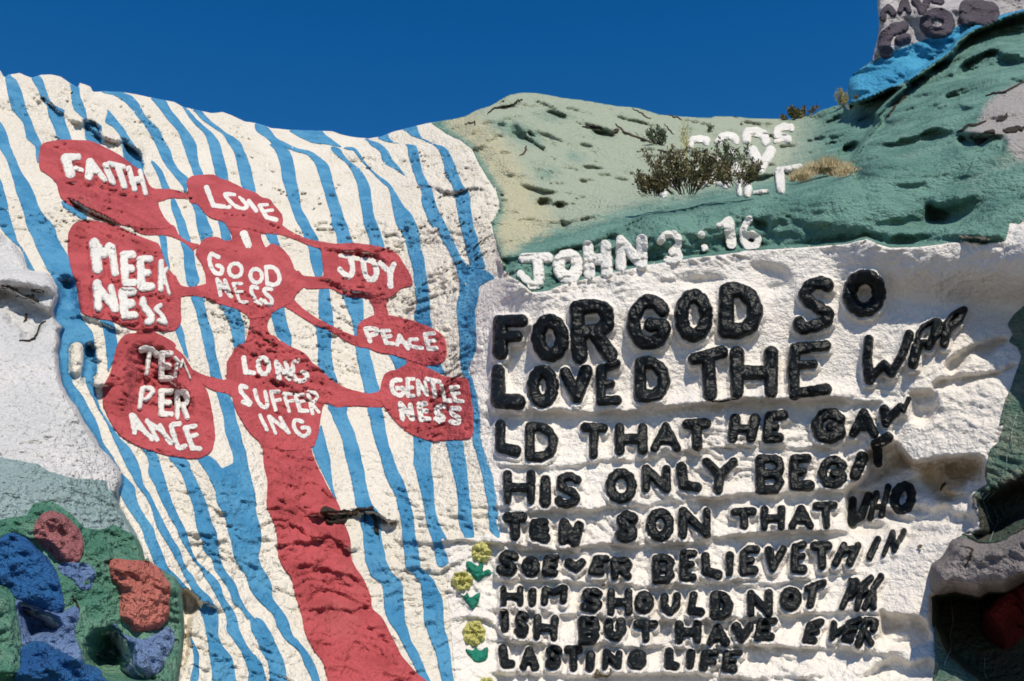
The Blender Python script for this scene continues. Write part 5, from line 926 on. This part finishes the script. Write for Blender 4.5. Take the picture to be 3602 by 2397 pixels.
for s, r in (("U 1650,100 1750,110 1780,160 1760,220 1700,320", 5), ("U 1640,420 1660,360", 3), ("U 1850,260 1900,240 1960,180", 2.5)): crack(s, r, parent=mv)
for s, r in (("Q 1080,1100 1140,1020 1180,960 1230,910 1270,870", 4.5), ("Q 2000,885 2100,860 2200,840 2352,760", 3), ("Q 1740,1220 1850,1170 2000,1120", 4), ("O 1180,385 1270,385 1370,415 1430,465", 4.5), ("O 300,265 350,225 430,200 520,190 570,160 620,135", 3.2)):
    crack(s, r, parent=gs)
crack("Q 1860,1260 1950,1280 2080,1225", 13, parent=gs); crack("Q 2180,1210 2260,1190 2352,1175", 9, parent=gs); crack("Q 2100,1110 2150,1110 2190,1050", 5, parent=gs)
crack("K 2090,30 2200,35 2352,10", 3, parent=ws); crack("T 1430,870 1460,810 1480,790", 3, parent=ws)
# broken plaster beside the trunk
bp_ = empty('broken_plaster', at(1200, 1815)); tag(bp_, 'broken plaster edge with dark hole beside the red trunk', 'broken plaster')
o = crack("F 650,1080 700,1090 760,1085", 17, 'hole', 'soil', bp_, taper=False, lift=.045)
crack("F 645,1100 700,1125 775,1105", 4, 'rim', 'adobe', bp_, taper=False, lift=.07)
crack("F 770,1070 820,1062 880,1065 940,1055 1000,1050 1060,1045 1080,1080", 7, 'rim', 'soil', bp_, taper=False, lift=.05)
crack("F 800,1075 870,1075 930,1068", 4, 'rim', 'adobe', bp_, taper=False, lift=.07)
crack("F 1180,1150 1230,1145 1285,1160", 4, 'rim', 'adobe', bp_, taper=False, lift=.05)
for s, r in (("F 1000,1080 1000,1170", 5), ("F 1085,1090 1100,1180 1115,1270", 6), ("F 1130,1180 1135,1300", 3), ("F 540,1100 570,1085 600,1080", 3.5)): crack(s, r, 'drip', 'soil', bp_, lift=.03)
# ------------------------------------------------------------------ roots, leaves, plants
def tube_mesh(name, lines, mat, parent=None, n=5):
    vs, fs = [], []
    for P, R in lines:
        b0 = len(vs); P = [Vector(p) for p in P]
        for i, p in enumerate(P):
            t = (P[min(i + 1, len(P) - 1)] - P[max(i - 1, 0)]).normalized()
            a = t.cross(Vector((0, 0, 1))) if abs(t.z) < .9 else t.cross(Vector((1, 0, 0))); a.normalize(); b = t.cross(a)
            for k in range(n): an = 2 * pi * k / n; vs.append(p + (a * cos(an) + b * sin(an)) * R[i])
        for i in range(len(P) - 1):
            for k in range(n):
                fs.append((b0 + i * n + k, b0 + i * n + (k + 1) % n, b0 + (i + 1) * n + (k + 1) % n, b0 + (i + 1) * n + k))
    me = bpy.data.meshes.new(name); me.from_pydata([tuple(v) for v in vs], [], fs); me.materials.append(M[mat])
    o = bpy.data.objects.new(name, me); C.objects.link(o)
    if parent: o.parent = parent; o.matrix_parent_inverse = parent.matrix_world.inverted()
    return o
for s, r, lab in (("O 1480,360 1550,430 1620,465 1700,490 1790,520", .035, 'long dark root lying on the green hill left of the sprouting shrub'), ("O 1430,465 1470,440 1500,405", .06, 'thick short dark root stub on the green hill'),
               ("O 1630,220 1700,260 1740,290 1800,310", .025, 'thin dark root near the ridge of the green hill'), ("O 95,360 150,348 182,345 192,370", .02, 'small bent twig at the left shoulder of the green hill'),
               ("O 648,560 652,600 625,635 598,650", .022, 'small crooked twig on the yellow green dune'), ("O 1860,600 1930,620 1980,622 2050,612", .035, 'dark root under the sprouting shrub'), ("O 1970,280 2020,295 2085,325", .03, 'dark root just below the ridge beside the pale stalk'),
               ("P 360,370 390,400 410,430 440,450", .02, 'thin root right of the sprouting shrub')):
    p = smooth(pts(s), False, 3); L = [at(a + rng.normal() * 1.5, b + rng.normal() * 1.5, .02) for a, b in p]; n = len(L)
    o = tube_mesh('root', [(L, [r * (0.4 + 0.6 * sin(pi * (i + .6) / (n + .2))) for i in range(n)])], 'twig'); tag(o, lab, 'root')
def stem_tree(base, height, spread, nst, seed, lean=0.0, fwd=-0.2, seg=7):
    """a bush: stems that fork, returned as lines and leafing points"""
    r = random.Random(seed); lines, tips = [], []
    for s in range(nst):
        a = r.uniform(-1, 1); d = Vector((a * spread + lean, fwd * r.uniform(-.8, 1.4) * spread, 1)).normalized(); p = Vector(base) + Vector((a * spread * height * .25, r.uniform(-.1, .1), -.05))
        P, R = [p.copy()], [.014 * height]; L = height * r.uniform(.6, 1.0) / seg
        for k in range(seg):
            d = (d + Vector((r.uniform(-.22, .22), r.uniform(-.15, .15), .10))).normalized(); p = p + d * L; P.append(p.copy()); R.append(.014 * height * (1 - k / seg * .8))
            if k >= 1:
                tips.append((p.copy(), d.copy()))
                if r.random() < .8:
                    d2 = (d + Vector((r.uniform(-.9, .9), r.uniform(-.5, .5), r.uniform(-.1, .4)))).normalized(); q_ = p.copy(); Q, RR = [q_.copy()], [.008 * height]
                    for m in range(3):
                        q_ = q_ + d2 * L * .55; Q.append(q_.copy()); RR.append(.008 * height * (1 - m * .25)); tips.append((q_.copy(), d2.copy())); d2 = (d2 + Vector((r.uniform(-.2, .2), 0, .15))).normalized()
                    lines.append((Q, RR))
        lines.append((P, R))
    return lines, tips
def leaves(name, tips, per, size, jit, mat, parent, seed, long=1.0):
    r = random.Random(seed); vs, fs = [], []
    for p, d in tips:
        for k in range(per):
            c = p + Vector((r.gauss(0, jit), r.gauss(0, jit), r.gauss(0, jit)))
            a = (d * long + Vector((r.uniform(-1, 1), r.uniform(-1, 1), r.uniform(-.6, 1)))).normalized(); b = a.cross(Vector((r.uniform(-1, 1), r.uniform(-1, 1), r.uniform(-1, 1)))).normalized()
            s = size * r.uniform(.6, 1.3); i = len(vs)
            vs += [tuple(c), tuple(c + a * s * .5 + b * s * .28), tuple(c + a * s), tuple(c + a * s * .5 - b * s * .28)]; fs.append((i, i + 1, i + 2, i + 3))
    me = bpy.data.meshes.new(name); me.from_pydata(vs, [], fs); me.materials.append(M[mat])
    o = bpy.data.objects.new(name, me); C.objects.link(o); o.parent = parent; o.matrix_parent_inverse = parent.matrix_world.inverted(); return o
def bush(u, v, hpx, wpx, nst, mat, label, seed, leafpx=9, per=7, lean=0, name='desert_shrub', stem='twig', toward=0.0, seg=7, cat='shrub'):
    b = at(u, v); b.y -= toward; sc = b.y / FPX * 1.05; e = empty(name, b)
    H = hpx * sc; lines, tips = stem_tree(b, H, wpx / hpx * .55, nst, seed, lean, seg=seg)
    st = tube_mesh('stems', lines, stem, e, 4); leaves('foliage', tips, per, leafpx * sc, leafpx * sc * .55, mat, e, seed + 1)
    tag(e, label, cat); return e
bush(2385, 735, 165, 400, 24, 'brush', 'large brown and dark green dry bush behind the teal roll', 2, per=6, leafpx=13, toward=.7)
bush(2275, 742, 80, 170, 16, 'brush', 'low dark bush at the left end of the large dry bush', 3, per=10, leafpx=10, toward=.7)
bush(2560, 705, 95, 230, 18, 'brush', 'low brown bush at the right end of the large dry bush', 4, per=8, leafpx=9, toward=.6)
bush(2562, 632, 105, 150, 7, 'greenleaf', 'sparse green shrub standing before the white letters', 5, per=8, leafpx=9, toward=.4)
bush(2322, 512, 78, 95, 6, 'greenleaf', 'small upright green shrub alone on the green hill', 6, per=9, leafpx=8)
bush(2815, 418, 55, 110, 8, 'brush', 'small dark bush standing on the ridge against the sky', 7, per=9, leafpx=9)
bush(2765, 424, 20, 40, 5, 'brush', 'tiny dark tuft left of the ridge bush', 17, per=6, leafpx=7, name='shrub_tuft', seg=4)
bush(2968, 372, 62, 50, 12, 'stalk', 'fuzzy olive shrub at the foot of the blue band', 8, per=8, leafpx=5, stem='straw')
bush(3012, 352, 18, 14, 3, 'brush', 'small dark sprig beside the fuzzy olive shrub', 18, per=6, leafpx=6, name='sprig', seg=4)
bush(2495, 465, 30, 24, 3, 'greenleaf', 'little dark sprig above the white letters', 9, per=5, leafpx=6, name='sprig', seg=5)
bush(2610, 442, 12, 10, 2, 'brush', 'tiny dark sprig near the ridge above the white letters', 19, per=5, leafpx=5, name='sprig', seg=3)
# pale stalk
b = at(2415, 580); sc = b.y / FPX; e = empty('pale_stalk', b); tag(e, 'tall thin pale yellow stalk rising above the large dry bush', 'plant')
r_ = random.Random(3); L, tips = [], []
for k in range(3):
    P = [b + Vector((sc * (k - 1) * 5 + sc * 3 * sin(i * .7 + k), 0, sc * i * 21)) for i in range(9 - k)]; L.append((P, [sc * 1.6 * (1 - i / 12) for i in range(len(P))]))
    for i in range(3, len(P)):
        for m in range(3):
            Q = [P[i]]; d = Vector((r_.uniform(-1, 1), r_.uniform(-.3, .3), r_.uniform(.2, 1))).normalized()
            for t in range(3): Q.append(Q[-1] + d * sc * 9); d = (d + Vector((0, 0, .3))).normalized(); tips.append((Q[-1], d))
            L.append((Q, [sc * .8] * 4))
tube_mesh('stems', L, 'stalk', e, 4); leaves('foliage', tips, 2, sc * 5, sc * 3, 'stalk', e, 5)
def grass(u, v, hpx, wpx, n, label, seed, mat='grass', toward=0.3):
    b = at(u, v); b.y -= toward; sc = b.y / FPX; e = empty('dry_grass', b); tag(e, label, 'dry grass'); r = random.Random(seed); vs, fs = [], []
    for k in range(n):
        x = r.gauss(0, wpx * .27) * sc; p = b + Vector((x, r.uniform(-.15, .15), -.05)); a = Vector((x / (wpx * sc) * 1.2 + r.uniform(-.5, .5), r.uniform(-.4, .4), 1)).normalized(); hgt = hpx * sc * r.uniform(.3, 1) * (1 - min(abs(x) / (wpx * sc) * .9, .7))
        w_ = sc * r.uniform(.6, 1.3); m = p + a * hgt * .55; t = p + a * hgt + Vector((r.uniform(-.3, .3) * hgt, 0, -.1 * hgt)); i = len(vs)
        vs += [tuple(p - Vector((w_, 0, 0))), tuple(p + Vector((w_, 0, 0))), tuple(m + Vector((w_ * .8, 0, 0))), tuple(m - Vector((w_ * .8, 0, 0))), tuple(t)]; fs += [(i, i + 1, i + 2, i + 3), (i + 3, i + 2, i + 4)]
    me = bpy.data.meshes.new('blades'); me.from_pydata(vs, [], fs); me.materials.append(M[mat]); o = bpy.data.objects.new('blades', me); C.objects.link(o); o.parent = e; o.matrix_parent_inverse = e.matrix_world.inverted()
grass(2890, 620, 78, 170, 1100, 'straw coloured dry grass tuft on the lowest terrace', 4)
grass(2800, 645, 55, 90, 400, 'smaller rusty dry grass clump left of the straw coloured tuft', 5)
grass(2945, 630, 40, 90, 300, 'low dry grass right of the straw coloured tuft', 6)
# fallen leaves
for s, lab in (("M 985,1525 1030,1510 1035,1470 1060,1465 1080,1520 1180,1520 1140,1545 1070,1540 1040,1555", 'curled dry brown leaf below the word LASTING'), ("M 1085,685 1100,690 1115,668 1120,690 1130,690 1118,702 1090,705", 'tiny dry leaf above the word SHOULD'), ("N 1900,340 1925,315 1955,325 1940,355 1910,350", 'tan chip of dry leaf on the white ledge at the right')):
    p = pts(s); lu = np.arange(p[:, 0].min() - 4, p[:, 0].max() + 4, 1.2); lv = np.arange(p[:, 1].min() - 4, p[:, 1].max() + 4, 1.2); LU, LV = np.meshgrid(lu, lv); f = poly_sdf(LU, LV, p, sm=False, margin=20)
    P = bil(gu, gv, GP, LU, LV); Nn = bil(gu, gv, D0, LU, LV); hh = 0.03 + 0.02 * np.sin(LU / 7) ** 2
    Vt, qd, fc, ed, nV = clip_mesh(f, P + Nn * hh[..., None], Nn, 0.006); o = to_obj('dry_leaf', Vt, qd, fc, 'adobe'); tag(o, lab, 'dry leaf')
# hanging paint-covered strings in the dark hollow and on the bulge
for s, u0, lab in (("U 1537,630 1550,760 1560,930 1520,1120 1495,1290 1470,1420", .006, 'long pale string hanging across the dark hollow'), ("U 1835,650 1845,820 1865,960", .005, 'short pale string beside the dark red rock'), ("U 1920,1330 1915,1450 1905,1568", .005, 'pale string at the bottom of the dark hollow'),
                   ("T 1960,860 1870,950 1890,1060 1930,1180 1980,1250", .005, 'pale drip line down the left of the dark green bulge'), ("T 2010,860 1920,960 2000,1080 2060,1170 2040,1320 1980,1470", .005, 'pale drip line down the middle of the dark green bulge'), ("T 2280,40 2240,180 2220,280 2240,420", .006, 'pale drip line above the dark green bulge'), ("T 2170,500 2170,660", .004, 'faint short drip line above the dark green bulge')):
    p = smooth(pts(s), False, 4); L = [at(a, b, .07) for a, b in p]
    tag(tube_mesh('hanging_string', [(L, [u0 * .55] * len(L))], 'mgrey'), lab, 'string')
